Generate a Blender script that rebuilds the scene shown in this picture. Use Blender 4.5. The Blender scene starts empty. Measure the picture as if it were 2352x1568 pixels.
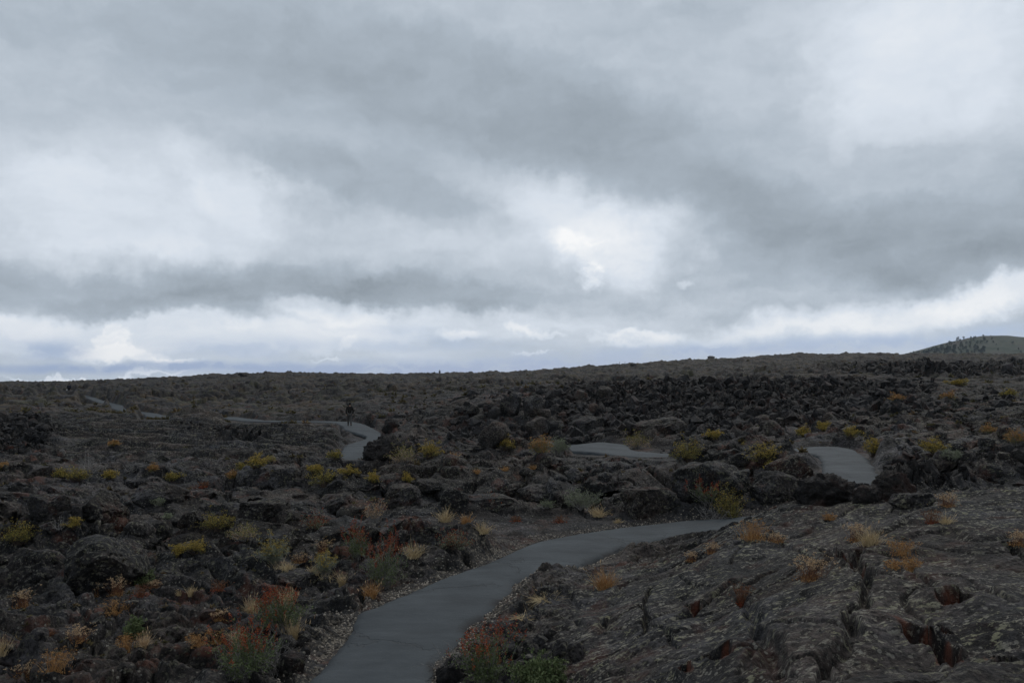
import bpy, bmesh, math, random
import numpy as np
from mathutils import Vector, Matrix, Euler

SC = bpy.context.scene
COL = SC.collection
F = 2352 * 28.0 / 36.0            # focal length in units of a 2352 px wide view
CX, CY = 1176.0, 784.0
CAMZ = 3.5
TILT = math.atan(96.0 / F)
CT, ST = math.cos(TILT), math.sin(TILT)
R = math.radians

# ------------------------------------------------------------------ helpers
def ray_dir(x, y):
    a, b = (x - CX) / F, -(y - CY) / F
    return (a, CT - b * ST, ST + b * CT)

def at_z(x, y, z):
    d = ray_dir(x, y)
    t = (z - CAMZ) / d[2]
    return (d[0] * t, d[1] * t)

def tag(o, label=None, cat=None, group=None, kind=None):
    if label: o['label'] = label
    if cat: o['category'] = cat
    if group: o['group'] = group
    if kind: o['kind'] = kind
    return o

def mesh_obj(name, verts, faces, mat, parent=None, smooth=False, loc=None):
    me = bpy.data.meshes.new(name)
    verts = np.asarray(verts, dtype=np.float32).reshape(-1, 3)
    if isinstance(faces, np.ndarray):
        n, k = faces.shape
        me.vertices.add(len(verts)); me.vertices.foreach_set('co', verts.ravel())
        me.loops.add(n * k); me.loops.foreach_set('vertex_index', faces.astype(np.int32).ravel())
        me.polygons.add(n)
        me.polygons.foreach_set('loop_start', np.arange(0, n * k, k, dtype=np.int32))
        me.update(calc_edges=True)
    else:
        me.from_pydata([tuple(v) for v in verts], [], faces); me.update()
    me.polygons.foreach_set('use_smooth', np.full(len(me.polygons), smooth, dtype=bool))
    if mat is not None: me.materials.append(mat)
    o = bpy.data.objects.new(name, me); COL.objects.link(o)
    if parent is not None: o.parent = parent
    if loc is not None: o.location = loc
    return o

def empty(name, loc, rz=0.0):
    o = bpy.data.objects.new(name, None); COL.objects.link(o)
    o.location = loc; o.rotation_euler = (0, 0, rz); o.empty_display_size = 0.2
    return o

def sstep(a, b, x):
    t = np.clip((x - a) / (b - a), 0, 1)
    return t * t * (3 - 2 * t)

# ------------------------------------------------------------------ numpy noise
def _hash(ix, iy, seed):
    h = (ix.astype(np.int64) * 374761393 + iy.astype(np.int64) * 668265263 + seed * 1442695041) & 0xffffffff
    h = ((h ^ (h >> 13)) * 1274126177) & 0xffffffff
    return (h ^ (h >> 16)).astype(np.uint32)

_A = np.arange(256) * (2 * math.pi / 256)
_GC, _GS = np.cos(_A).astype(np.float32), np.sin(_A).astype(np.float32)

def perlin(x, y, seed=0):
    fx, fy = np.floor(x), np.floor(y)
    ix, iy = fx.astype(np.int32), fy.astype(np.int32)
    dx, dy = (x - fx).astype(np.float32), (y - fy).astype(np.float32)
    def g(ox, oy):
        h = _hash(ix + ox, iy + oy, seed) & 255
        return _GC[h] * (dx - ox) + _GS[h] * (dy - oy)
    u, v = dx * dx * dx * (dx * (dx * 6 - 15) + 10), dy * dy * dy * (dy * (dy * 6 - 15) + 10)
    a = g(0, 0); a += u * (g(1, 0) - a)
    b = g(0, 1); b += u * (g(1, 1) - b)
    return (a + v * (b - a)) * 1.5

def fbm(x, y, octaves, seed=0, gain=0.5, lac=2.03):
    s, a = 0, 1.0
    for k in range(octaves):
        s = s + a * perlin(x, y, seed + k * 17)
        x, y, a = x * lac + 3.7, y * lac - 1.3, a * gain
    return s

def billow(x, y, octaves, seed=0, gain=0.5):
    s, a = 0, 1.0
    for k in range(octaves):
        s = s + a * (np.abs(perlin(x, y, seed + k * 17)) * 2 - 0.5)
        x, y, a = x * 2.07 + 5.1, y * 2.07 + 2.2, a * gain
    return s

def worley(x, y, seed=0):
    """F1, F2, id hash in 0..1 and offset to the nearest cell point"""
    ix, iy = np.floor(x).astype(np.int32), np.floor(y).astype(np.int32)
    f1 = np.full(x.shape, 9.0, np.float32); f2 = f1.copy()
    idv = np.zeros(x.shape, np.uint32); ox = np.zeros(x.shape, np.float32); oy = ox.copy()
    for a in (-1, 0, 1):
        for b in (-1, 0, 1):
            h = _hash(ix + a, iy + b, seed)
            px = ix + a + (h & 1023) / 1023.0 * 0.9 + 0.05
            py = iy + b + ((h >> 10) & 1023) / 1023.0 * 0.9 + 0.05
            dx, dy = (x - px).astype(np.float32), (y - py).astype(np.float32)
            d = np.sqrt(dx * dx + dy * dy)
            near = d < f1
            f2 = np.where(near, f1, np.minimum(f2, d))
            f1 = np.where(near, d, f1)
            idv = np.where(near, h, idv); ox = np.where(near, dx, ox); oy = np.where(near, dy, oy)
    return f1, f2, idv, ox, oy

def rnd(h, k):
    h = ((h.astype(np.int64) + k * 7919) * 2654435761) & 0xffffffff
    return ((h >> 8) & 0xffff).astype(np.float32) / 65535.0

# ------------------------------------------------------------------ materials
class NT:
    """tiny node-tree builder"""
    def __init__(s, tree):
        s.t = tree; tree.nodes.clear()
    def n(s, typ, **kw):
        nd = s.t.nodes.new(typ)
        ins = kw.pop('ins', {})
        for k, v in kw.items(): setattr(nd, k, v)
        for k, v in ins.items(): s.put(nd.inputs[k], v)
        return nd
    def put(s, sock, v):
        if isinstance(v, bpy.types.NodeSocket): s.t.links.new(v, sock)
        else: sock.default_value = v
    def m(s, op, a, b=None, c=None, clamp=False):
        nd = s.t.nodes.new('ShaderNodeMath'); nd.operation = op; nd.use_clamp = clamp
        s.put(nd.inputs[0], a)
        if b is not None: s.put(nd.inputs[1], b)
        if c is not None: s.put(nd.inputs[2], c)
        return nd.outputs[0]
    def v(s, op, a, b=None, c=None, out=0):
        nd = s.t.nodes.new('ShaderNodeVectorMath'); nd.operation = op
        s.put(nd.inputs[0], a)
        if op == 'SCALE': s.put(nd.inputs[3], b); b = None
        if b is not None: s.put(nd.inputs[1], b)
        if c is not None: s.put(nd.inputs[2], c)
        return nd.outputs[out]
    def mr(s, v, a, b, c=0.0, d=1.0, smooth=True):
        nd = s.t.nodes.new('ShaderNodeMapRange'); nd.interpolation_type = 'SMOOTHSTEP' if smooth else 'LINEAR'
        for k, q in zip(('Value', 'From Min', 'From Max', 'To Min', 'To Max'), (v, a, b, c, d)): s.put(nd.inputs[k], q)
        return nd.outputs[0]
    def mix(s, f, a, b, blend='MIX'):
        nd = s.t.nodes.new('ShaderNodeMix'); nd.data_type = 'RGBA'; nd.blend_type = blend; nd.clamp_factor = True
        s.put(nd.inputs[0], f); s.put(nd.inputs[6], a); s.put(nd.inputs[7], b)
        return nd.outputs[2]
    def noise(s, vec, scale, detail=4, rough=0.55, dist=0.0, out=0):
        nd = s.t.nodes.new('ShaderNodeTexNoise')
        s.put(nd.inputs['Vector'], vec)
        nd.inputs['Scale'].default_value = scale; nd.inputs['Detail'].default_value = detail
        nd.inputs['Roughness'].default_value = rough; nd.inputs['Distortion'].default_value = dist
        return nd.outputs[out]
    def vor(s, vec, scale, feature='F1', out=0, rand=1.0):
        nd = s.t.nodes.new('ShaderNodeTexVoronoi'); nd.feature = feature
        s.put(nd.inputs['Vector'], vec); nd.inputs['Scale'].default_value = scale
        nd.inputs['Randomness'].default_value = rand
        return nd.outputs[out]
    def ramp(s, f, stops):
        nd = s.t.nodes.new('ShaderNodeValToRGB'); s.put(nd.inputs[0], f)
        e = nd.color_ramp.elements
        while len(e) < len(stops): e.new(0.5)
        for q, (p, c) in zip(e, stops): q.position = p; q.color = (*c, 1)
        return nd.outputs[0]
    def attr(s, name):
        nd = s.t.nodes.new('ShaderNodeAttribute'); nd.attribute_name = name
        return nd.outputs['Fac']

def c4(c): return (*c, 1.0)

def new_mat(name):
    m = bpy.data.materials.new(name); m.use_nodes = True
    return m, NT(m.node_tree)

def finish(t, col, rough=0.9, bump=None, spec=0.3, bump_dist=0.02, bump_str=1.0):
    b = t.n('ShaderNodeBsdfPrincipled')
    t.put(b.inputs['Base Color'], col); t.put(b.inputs['Roughness'], rough)
    b.inputs['Specular IOR Level'].default_value = spec
    if bump is not None:
        bn = t.n('ShaderNodeBump'); bn.inputs['Distance'].default_value = bump_dist
        bn.inputs['Strength'].default_value = bump_str
        t.put(bn.inputs['Height'], bump); t.put(b.inputs['Normal'], bn.outputs[0])
    o = t.n('ShaderNodeOutputMaterial')
    t.t.links.new(b.outputs[0], o.inputs[0])
    return b

def lava_material(name, ground, clinker=False):
    m, t = new_mat(name)
    P = t.n('ShaderNodeNewGeometry').outputs['Position']
    big = t.noise(P, 0.35, 4, 0.6)
    mid = t.noise(P, 2.2, 6, 0.65)
    fine = t.noise(P, 14.0, 6, 0.7)
    # basalt: black, blue-grey and brown crusts
    col = t.mix(t.mr(mid, 0.35, 0.65), c4((0.0065, 0.0062, 0.0066)), c4((0.034, 0.0325, 0.0345)))
    col = t.mix(t.mr(big, 0.42, 0.62, 0, 0.75), col, c4((0.033, 0.024, 0.019)))
    tone = t.noise(P, 0.55, 5, 0.62)
    tv = t.m('MULTIPLY', t.mr(tone, 0.36, 0.64, 0.45, 1.5), t.mr(t.noise(P, 0.10, 4, 0.6), 0.38, 0.62, 0.55, 1.35))
    col = t.mix(1.0, col, t.n('ShaderNodeCombineColor', ins={0: tv, 1: tv, 2: tv}).outputs[0], 'MULTIPLY')
    warp = t.v('ADD', P, t.v('SCALE', t.noise(P, 1.1, 3, 0.5, out=1), 1.0))
    ox = t.mr(t.noise(warp, 0.9, 5, 0.7), 0.54, 0.66)
    grain = t.mr(fine, 0.36, 0.66, 0.2, 1.9)
    col = t.mix(1.0, col, t.n('ShaderNodeCombineColor', ins={0: grain, 1: grain, 2: grain}).outputs[0], 'MULTIPLY')
    if ground:
        red, lich, olive, grav, rust = (t.attr(a) for a in ('red', 'lichen', 'olive', 'gravel', 'rust'))
        col = t.mix(t.m('MULTIPLY', t.attr('clinker'), 0.78), col, c4((0.0075, 0.007, 0.007)))
    elif clinker:
        red, lich, olive, grav, rust = 0.25, 0.06, 0.0, 0.0, 0.0
        col = t.mix(0.55, col, c4((0.012, 0.011, 0.011)))
    else:
        red, lich, olive, grav, rust = 0.40, 0.5, 0.0, 0.0, 0.0
    col = t.mix(t.m('MULTIPLY', ox, red), col, c4((0.085, 0.033, 0.021)))
    # low olive and tan growth seen from far off
    ol = t.mr(t.noise(P, 0.42, 6, 0.75), 0.47, 0.60)
    olc = t.mix(t.mr(t.noise(P, 0.16, 3, 0.5), 0.4, 0.6), c4((0.055, 0.052, 0.027)), c4((0.080, 0.056, 0.032)))
    col = t.mix(t.m('MULTIPLY', ol, olive), col, olc)
    # lichen crusts: streaky patches on the smooth dome, specks elsewhere
    st = t.v('MULTIPLY', t.v('ADD', P, t.v('SCALE', t.noise(P, 0.8, 2, 0.5, out=1), 0.5)), (8.0, 15.0, 11.0))
    l1 = t.mr(t.noise(st, 1.0, 5, 0.72), 0.545, 0.61)
    l2 = t.mr(t.noise(P, 26.0, 3, 0.6), 0.60, 0.68)
    zone = t.mr(t.noise(P, 0.8, 4, 0.6), 0.32, 0.56, 0.25, 1.0)
    lm = t.m('MULTIPLY', t.m('MAXIMUM', l1, t.m('MULTIPLY', l2, 0.8)), t.m('MULTIPLY', zone, lich), clamp=True)
    lc = t.mix(t.mr(t.noise(P, 3.0, 3, 0.5), 0.4, 0.6), c4((0.215, 0.205, 0.13)), c4((0.24, 0.22, 0.18)))
    col = t.mix(lm, col, lc)
    sp = t.mr(t.vor(P, 11.0), 0.15, 0.23, 1.0, 0.0)
    sp = t.m('MULTIPLY', sp, t.mr(t.noise(P, 1.6, 3, 0.6), 0.38, 0.54))
    col = t.mix(t.m('MULTIPLY', sp, 0.1 if clinker else (0.7 if ground else 0.4)), col, c4((0.24, 0.225, 0.19)))
    if ground:
        gc = t.vor(P, 34.0, out=1)
        gsep = t.n('ShaderNodeSeparateColor', ins={0: gc}).outputs[0]
        gcol = t.ramp(gsep, [(0.0, (0.02, 0.019, 0.018)), (0.55, (0.05, 0.045, 0.04)), (0.78, (0.13, 0.11, 0.085)), (1.0, (0.24, 0.21, 0.165))])
        col = t.mix(t.m('MULTIPLY', grav, t.mr(t.noise(P, 2.5, 4, 0.6), 0.35, 0.55)), col, gcol)
        col = t.mix(rust, col, t.mix(t.mr(fine, .3, .7), c4((0.16, 0.050, 0.024)), c4((0.07, 0.026, 0.017))))
    rope = t.n('ShaderNodeTexWave', ins={'Vector': warp, 'Scale': 3.2, 'Distortion': 7.0, 'Detail': 3.0, 'Detail Scale': 1.3}).outputs[1]
    h = t.m('ADD', t.m('MULTIPLY', mid, 1.6), t.m('MULTIPLY', fine, 0.8))
    h = t.m('ADD', h, t.m('MULTIPLY', t.noise(P, 60.0, 4, 0.7), 0.35))
    h = t.m('ADD', h, t.m('MULTIPLY', rope, 0.13))
    pit = t.mr(t.vor(P, 9.0), 0.0, 0.35)
    h = t.m('ADD', h, t.m('MULTIPLY', pit, 0.35))
    finish(t, col, 0.86, h, 0.28, 0.07, 1.0)
    return m

def asphalt_material():
    m, t = new_mat('asphalt')
    P = t.n('ShaderNodeNewGeometry').outputs['Position']
    a = t.noise(P, 0.9, 5, 0.6)
    st = t.noise(t.v('MULTIPLY', P, (0.35, 2.2, 1.0)), 1.0, 4, 0.6)
    g = t.noise(P, 55.0, 4, 0.8)
    v = t.m('ADD', t.m('MULTIPLY', a, 0.45), t.m('ADD', t.m('MULTIPLY', st, 0.4), t.m('MULTIPLY', g, 0.35)))
    col = t.ramp(t.mr(v, 0.46, 0.74, smooth=False), [(0.0, (0.027, 0.032, 0.036)), (0.5, (0.041, 0.048, 0.053)), (1.0, (0.060, 0.069, 0.075))])
    sp = t.mr(t.vor(P, 22.0), 0.05, 0.09, 1.0, 0.0)
    sp = t.m('MULTIPLY', sp, t.mr(t.noise(P, 1.3, 2), 0.5, 0.65))
    col = t.mix(t.m('MULTIPLY', sp, 0.75), col, c4((0.2, 0.2, 0.19)))
    stn = t.mr(t.noise(t.v('MULTIPLY', P, (0.6, 1.5, 1.0)), 0.8, 5, 0.65), 0.52, 0.66, 0.0, 0.35)
    col = t.mix(stn, col, c4((0.022, 0.025, 0.028)))
    # tarry crumbled margin, with the shadow along the asphalt edge painted in black
    col = t.mix(t.attr('rim'), col, c4((0.016, 0.016, 0.017)))
    cr = t.vor(t.v('ADD', P, t.v('SCALE', t.noise(P, 1.7, 4, 0.6, out=1), 0.9)), 0.42, 'DISTANCE_TO_EDGE')
    crk = t.m('MULTIPLY', t.mr(cr, 0.004, 0.013, 1.0, 0.0), t.mr(t.noise(P, 0.5, 2), 0.44, 0.54))
    col = t.mix(t.m('MULTIPLY', crk, 0.35), col, c4((0.03, 0.03, 0.03)))
    h = t.m('ADD', t.m('MULTIPLY', g, 0.3), t.m('MULTIPLY', t.noise(P, 7.0, 4, 0.6), 0.9))
    h = t.m('SUBTRACT', h, crk)
    finish(t, col, 0.82, h, 0.22, 0.014, 0.9)
    return m

def leaf_material(name, cols, rough=0.8, trans=0.0):
    m, t = new_mat(name)
    r = t.n('ShaderNodeNewGeometry').outputs['Random Per Island']
    n = len(cols)
    col = t.ramp(r, [(k / max(1, n - 1), c) for k, c in enumerate(cols)])
    b = finish(t, col, rough, None, 0.2)
    return m

def plain_material(name, c, rough=0.85, var=0.25, scale=8.0):
    m, t = new_mat(name)
    P = t.n('ShaderNodeTexCoord').outputs['Object']
    col = t.mix(t.mr(t.noise(P, scale, 4), 0.3, 0.7), c4([q * (1 - var) for q in c]), c4([min(1, q * (1 + var)) for q in c]))
    finish(t, col, rough, t.noise(P, scale * 4, 3), 0.2, 0.01, 0.4)
    return m
HAZE = 0.00006
# ------------------------------------------------------------------ camera
cam = bpy.data.cameras.new('camera'); cam.lens = 28.0; cam.sensor_width = 36.0
cam.clip_start = 0.1; cam.clip_end = 20000
camo = bpy.data.objects.new('camera', cam); COL.objects.link(camo)
camo.location = (0, 0, CAMZ); camo.rotation_euler = (R(90) + TILT, 0, 0)
SC.camera = camo

# ------------------------------------------------------------------ sky
SUN_EL, SUN_AZ = R(46), R(24)       # azimuth measured from +Y towards +X
def build_sky():
    w = bpy.data.worlds.new('World'); SC.world = w; w.use_nodes = True
    t = NT(w.node_tree)
    sky = t.n('ShaderNodeTexSky'); sky.sky_type = 'NISHITA'; sky.sun_disc = False
    sky.sun_elevation = SUN_EL; sky.sun_rotation = SUN_AZ
    D = t.v('NORMALIZE', t.n('ShaderNodeTexCoord').outputs['Generated'])
    sx = t.n('ShaderNodeSeparateXYZ', ins={0: D})
    X, Y, Z = sx.outputs
    az = t.m('ARCTAN2', X, Y)
    el = t.m('ARCTAN2', Z, t.m('SQRT', t.m('ADD', t.m('MULTIPLY', X, X), t.m('MULTIPLY', Y, Y))))
    A = t.n('ShaderNodeCombineXYZ', ins={0: az, 1: el, 2: 0.0}).outputs[0]
    # wind-drawn turbulence of the cloud edges (finer towards the horizon)
    zc = t.m('ADD', t.m('MAXIMUM', Z, 0.0), 0.12)
    Pl = t.n('ShaderNodeCombineXYZ', ins={0: t.m('DIVIDE', X, zc), 1: t.m('DIVIDE', Y, zc), 2: 0.0}).outputs[0]
    def warped(amp1, amp2):
        n1 = t.v('SUBTRACT', t.noise(A, 5.5, 6, 0.56, out=1), (0.5, 0.5, 0.5))
        n2 = t.v('SUBTRACT', t.noise(A, 24.0, 6, 0.62, out=1), (0.5, 0.5, 0.5))
        o = t.v('MULTIPLY_ADD', n1, (amp1, amp1 * 0.42, 0), A)
        return t.v('MULTIPLY_ADD', n2, (amp2, amp2 * 0.62, 0), o)
    Wp = warped(0.19, 0.07); Wb = warped(0.05, 0.016)
    n5 = t.v('SUBTRACT', t.noise(A, 60.0, 6, 0.68, out=1), (0.5, 0.5, 0.5))
    Wc = t.v('MULTIPLY_ADD', n5, (0.03, 0.022, 0), warped(0.03, 0.035))
    def blob(x, y, rx, ry, rot, inner, co):
        d = ray_dir(x, y)
        ca, ce = math.atan2(d[0], d[1]), math.atan2(d[2], math.hypot(d[0], d[1]))
        v = t.v('SUBTRACT', co, (ca, ce, 0))
        if rot:
            nd = t.n('ShaderNodeVectorRotate'); nd.rotation_type = 'Z_AXIS'
            t.put(nd.inputs['Vector'], v); nd.inputs['Angle'].default_value = R(-rot)
            v = nd.outputs[0]
        v = t.v('MULTIPLY', v, (F / rx, F / ry, 0))
        return t.mr(t.v('LENGTH', v, out=1), 1.0, inner)
    f1 = t.noise(Pl, 0.55, 6, 0.55)
    f2 = t.noise(t.v('MULTIPLY', Wp, (1.0, 1.7, 1.0)), 6.5, 7, 0.6)
    f3 = t.noise(t.v('MULTIPLY', Wc, (1.0, 2.8, 1.0)), 16.0, 7, 0.62)
    B = t.m('ADD', 0.36, t.m('MULTIPLY', t.m('SUBTRACT', f1, 0.5), 0.45))
    B = t.m('ADD', B, t.m('MULTIPLY', t.m('SUBTRACT', f2, 0.5), 0.42))
    B = t.m('ADD', B, t.m('MULTIPLY', t.m('SUBTRACT', f3, 0.5), t.mr(el, 0.02, 0.30, 0.34, 0.12)))
    for b in CLOUDS:
        B = t.m('MULTIPLY_ADD', blob(*b[:6], Wp), b[6], B)
    crisp = t.mr(f3, 0.30, 0.56, 0.45, 1.1)
    for b in CRISP:
        B = t.m('MULTIPLY_ADD', t.m('MULTIPLY', blob(*b[:6], Wc), crisp), b[6], B)
    cloud = t.ramp(B, [(0.0, (0.262, 0.305, 0.350)), (0.30, (0.420, 0.482, 0.552)), (0.62, (0.69, 0.752, 0.832)), (1.0, (0.96, 0.97, 0.98))])
    T = 0.0
    for b in BLUES:
        T = t.m('MULTIPLY_ADD', blob(*b[:5], b[5] * 0.3, Wb), b[6], T)
    T = t.m('MULTIPLY', T, t.mr(f3, 0.36, 0.58, 0.45, 1.0), clamp=True)
    gap = t.mix(0.8, t.v('MULTIPLY', sky.outputs[0], (0.115, 0.115, 0.115)), c4((0.28, 0.405, 0.67)))
    col = t.mix(T, cloud, gap)
    # land-coloured below the horizon
    col = t.mix(t.mr(Z, -0.02, -0.002), c4((0.05, 0.05, 0.052)), col)
    bg = t.n('ShaderNodeBackground', ins={0: t.v('SCALE', col, 10.0)})
    bg.inputs[1].default_value = 0.1
    o = t.n('ShaderNodeOutputWorld'); t.t.links.new(bg.outputs[0], o.inputs[0])
    w.cycles.sampling_method = 'MANUAL'; w.cycles.sample_map_resolution = 512

# x, y, rx, ry (pixels of a 2352 view converted to sky angles), rotation, core, amount
CLOUDS = [
    (2250, 60, 560, 430, 0, 0.1, 0.16), (2100, 130, 260, 240, 20, 0.3, 0.10), (1960, 110, 140, 260, 12, 0.5, 0.05),
    (1050, 230, 820, 200, -10, 0.1, -0.15), (500, 120, 500, 160, -8, 0.1, -0.06), (1500, 370, 520, 140, -22, 0.25, -0.13), (1150, 320, 260, 70, -14, 0.3, -0.06),
    (1990, 560, 680, 120, 3, 0.2, -0.17), (1700, 480, 330, 100, -14, 0.3, -0.09), (2250, 600, 420, 60, 4, 0.2, -0.10), (2120, 370, 200, 60, 4, 0.2, -0.06),
    (300, 480, 520, 185, -4, 0.2, 0.24), (540, 440, 190, 90, -38, 0.45, 0.13), (60, 440, 260, 120, 0, 0.2, 0.08), (180, 575, 420, 60, 0, 0.2, 0.10),
    (900, 440, 330, 100, -14, 0.3, -0.12), (720, 400, 200, 70, -30, 0.3, -0.07), (420, 640, 660, 80, 1, 0.2, -0.20), (420, 688, 460, 30, 1, 0.4, -0.08), (1000, 670, 330, 46, 0, 0.4, -0.14),
    (1000, 560, 460, 110, 0, 0.1, 0.12), (1420, 560, 330, 150, -14, 0.15, 0.26), (1240, 460, 320, 90, -18, 0.2, 0.14), (1440, 590, 190, 100, -10, 0.4, 0.12),
    (1176, 800, 1700, 100, 0, 0.4, 0.13), (780, 705, 190, 40, -3, 0.5, 0.32), (400, 765, 660, 56, 0, 0.6, 0.20), (1050, 740, 420, 46, 2, 0.3, 0.16),
    (2000, 722, 560, 50, 8, 0.3, 0.27), (1900, 742, 330, 22, 8, 0.2, 0.12), (2330, 664, 260, 44, 8, 0.3, 0.18), (1600, 705, 320, 34, 6, 0.2, 0.08),
    (130, 862, 110, 8, 0, 0.4, 0.34), (250, 865, 120, 7, 0, 0.4, 0.30), (390, 860, 90, 6, 0, 0.4, 0.3), (60, 742, 160, 34, 0, .3, .12),
]
CRISP = [
    (1325, 556, 95, 36, -8, 0.2, 0.34), (1355, 625, 40, 62, 8, 0.2, 0.34), (1450, 600, 120, 76, -20, 0.1, 0.14), (1575, 655, 24, 12, 0, 0.3, 0.2),
    (263, 784, 44, 48, 0, 0.66, 0.26), (255, 808, 84, 28, 0, 0.5, 0.18), (345, 822, 95, 18, -14, 0.4, 0.22), (200, 806, 40, 18, 0, 0.4, 0.12), (410, 829, 60, 6, 0, 0.3, 0.3),
    (1460, 776, 130, 28, 0, 0.4, 0.30), (1050, 770, 52, 18, 0, 0.3, 0.24), (1190, 752, 56, 16, -10, 0.3, 0.2), (805, 783, 30, 16, 28, 0.3, 0.22), (1250, 770, 60, 12, 0, 0.3, 0.18),
    (1220, 811, 60, 5, 0, 0.3, 0.25), (760, 826, 50, 6, 0, 0.3, 0.2), (560, 745, 70, 24, 0, 0.2, 0.12),
]
BLUES = [
    (2020, 786, 540, 34, 2, 0.45, 1.0), (2352, 745, 200, 26, 4, 0.3, 0.4), (1200, 832, 720, 34, 2, 0.35, 0.8), (1000, 792, 420, 30, 0, 0.2, 0.5),
    (250, 843, 520, 15, 1, 0.4, 0.85), (560, 800, 260, 38, 0, 0.2, 0.6), (130, 800, 110, 34, 0, 0.2, 0.6), (1560, 800, 300, 26, 0, 0.2, 0.65),
    (80, 790, 200, 60, 0, 0.1, 0.25), (700, 850, 500, 24, 0, 0.2, 0.6), (1176, 850, 1700, 45, 0, 0.2, 0.35), (920, 760, 160, 22, 0, .2, .3),
]
build_sky()

sun = bpy.data.lights.new('sun', 'SUN'); sun.energy = 1.1; sun.angle = R(12); sun.color = (1.0, 0.95, 0.88)
suno = bpy.data.objects.new('sun', sun); COL.objects.link(suno)
sd = Vector((math.sin(SUN_AZ) * math.cos(SUN_EL), math.cos(SUN_AZ) * math.cos(SUN_EL), math.sin(SUN_EL)))
suno.rotation_euler = sd.to_track_quat('Z', 'Y').to_euler(); suno.location = (20, 30, 60)

SC.view_settings.view_transform = 'Standard'; SC.view_settings.look = 'None'
SC.view_settings.exposure = 0.0; SC.view_settings.gamma = 1.0
SC.cycles.max_bounces = 6; SC.cycles.diffuse_bounces = 3
# ------------------------------------------------------------------ terrain: coarse relief
# rows: distance in metres; columns: bearing, given by its column in a 2352 px wide view
TX = [-300, 0, 300, 600, 900, 1176, 1500, 1700, 1800, 2100, 2400, 2700]
TD = [0.5, 2, 4, 6, 8, 10, 12, 14, 16, 18, 20, 22, 25, 28, 32, 36, 40, 48, 56, 64, 80, 100, 130, 170, 215, 235, 300, 600, 1500, 6000]
TZ = [
 [1.6, 1.6, 1.6, 1.7, 1.8, 1.8, 1.9, 1.9, 1.9, 1.9, 1.9, 1.9],
 [1.2, 1.2, 1.3, 1.4, 1.5, 1.7, 1.8, 1.86, 1.9, 1.9, 1.9, 1.9],
 [0.7, 0.7, 0.7, 0.7, 0.8, 1.0, 1.5, 1.63, 1.7, 1.8, 1.85, 1.9],
 [0.3, 0.3, 0.3, 0.3, 0.3, 0.5, 1.05, 1.34, 1.5, 1.65, 1.75, 1.8],
 [0.1, 0.05, 0, 0, 0, 0.1, 0.8, 1.15, 1.35, 1.6, 1.7, 1.8],
 [0, 0, 0, 0, 0, 0, 0.65, 1.03, 1.25, 1.6, 1.7, 1.8],
 [0, 0, -0.05, -0.05, 0, 0, 0.5, 1.08, 1.2, 1.6, 1.75, 1.8],
 [0, 0, -0.1, -0.1, 0, 0, 0.3, 1.0, 1.25, 1.48, 1.68, 1.75],
 [0, 0.05, -0.1, -0.1, 0, 0, 0.1, 0.68, 1.08, 1.15, 1.35, 1.5],
 [0, 0.1, -0.1, -0.15, 0, 0, 0.1, 0.26, 0.3, 0.65, 1.0, 1.1],
 [0.2, 0.2, -0.05, -0.25, -0.05, -0.05, 0.05, 0.27, 0.4, 0.75, 0.9, 1],
 [0.2, 0.2, -0.1, -0.4, -0.15, -0.1, 0, 0.32, 0.5, 0.9, 1, 1.1],
 [0.2, 0.2, -0.1, -0.35, -0.6, -0.8, -0.7, 0.47, 0.85, 0.95, 1.1, 1.2],
 [0.1, 0.2, 0, 0, 0.35, 0.5, 0.62, 0.84, 1.0, 1.0, 1.3, 1.4],
 [0.1, 0.1, 0.1, 0.2, 0.3, 0.5, 0.5, 0.69, 0.8, 1.0, 1.5, 1.7],
 [0.2, 0.1, 0.1, 0.1, 0, 0.3, 0.4, 0.66, 0.8, 1.3, 1.8, 2],
 [0.3, 0.3, 0.25, 0.1, -0.1, 0.0, 0.4, 0.72, 0.9, 1.5, 1.9, 2],
 [0.4, 0.5, 0.45, 0.2, 0, -0.3, 0.5, 0.82, 1.0, 1.7, 2.1, 2.2],
 [0.6, 0.7, 0.65, 0.3, 0.2, 1.5, 1.3, 1.4, 1.6, 2.0, 2.3, 2.5],
 [0.8, 0.85, 0.7, 0.35, 0.8, 2.6, 2.9, 3.0, 3.1, 3.0, 2.7, 2.8],
 [0.9, 0.85, 0.8, 0.8, 1.5, 2.8, 3.0, 3.15, 3.3, 3.4, 3.5, 3.8],
 [1.15, 1.1, 1.2, 1.3, 1.9, 3.0, 3.3, 3.68, 3.9, 4.1, 4.4, 4.8],
 [1.7, 1.65, 1.9, 2.3, 2.6, 3.3, 3.9, 4.67, 5.1, 5.4, 5.8, 6.1],
 [2.5, 2.4, 2.8, 3.7, 3.8, 4.2, 5.4, 6.62, 7.3, 7.8, 8.2, 8.2],
 [3.4, 3.4, 4.3, 6.0, 5.7, 6.4, 8.9, 10.24, 10.9, 11.1, 11.0, 11.0],
 [3.3, 3.3, 4.2, 5.9, 5.6, 6.3, 8.9, 10.37, 11.0, 11.2, 11.1, 11.1],
 [2, 2, 3, 4, 4, 4, 6, 7.6, 8.5, 9, 9, 9],
 [-3, -3, -3, -3, -3, -3, -3, -3.0, -3, -3, -3, -3],
 [-8, -8, -8, -8, -8, -8, -8, -8.0, -8, -8, -8, -8],
 [-12, -12, -12, -12, -12, -12, -12, -12.0, -12, -12, -12, -12]]

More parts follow.
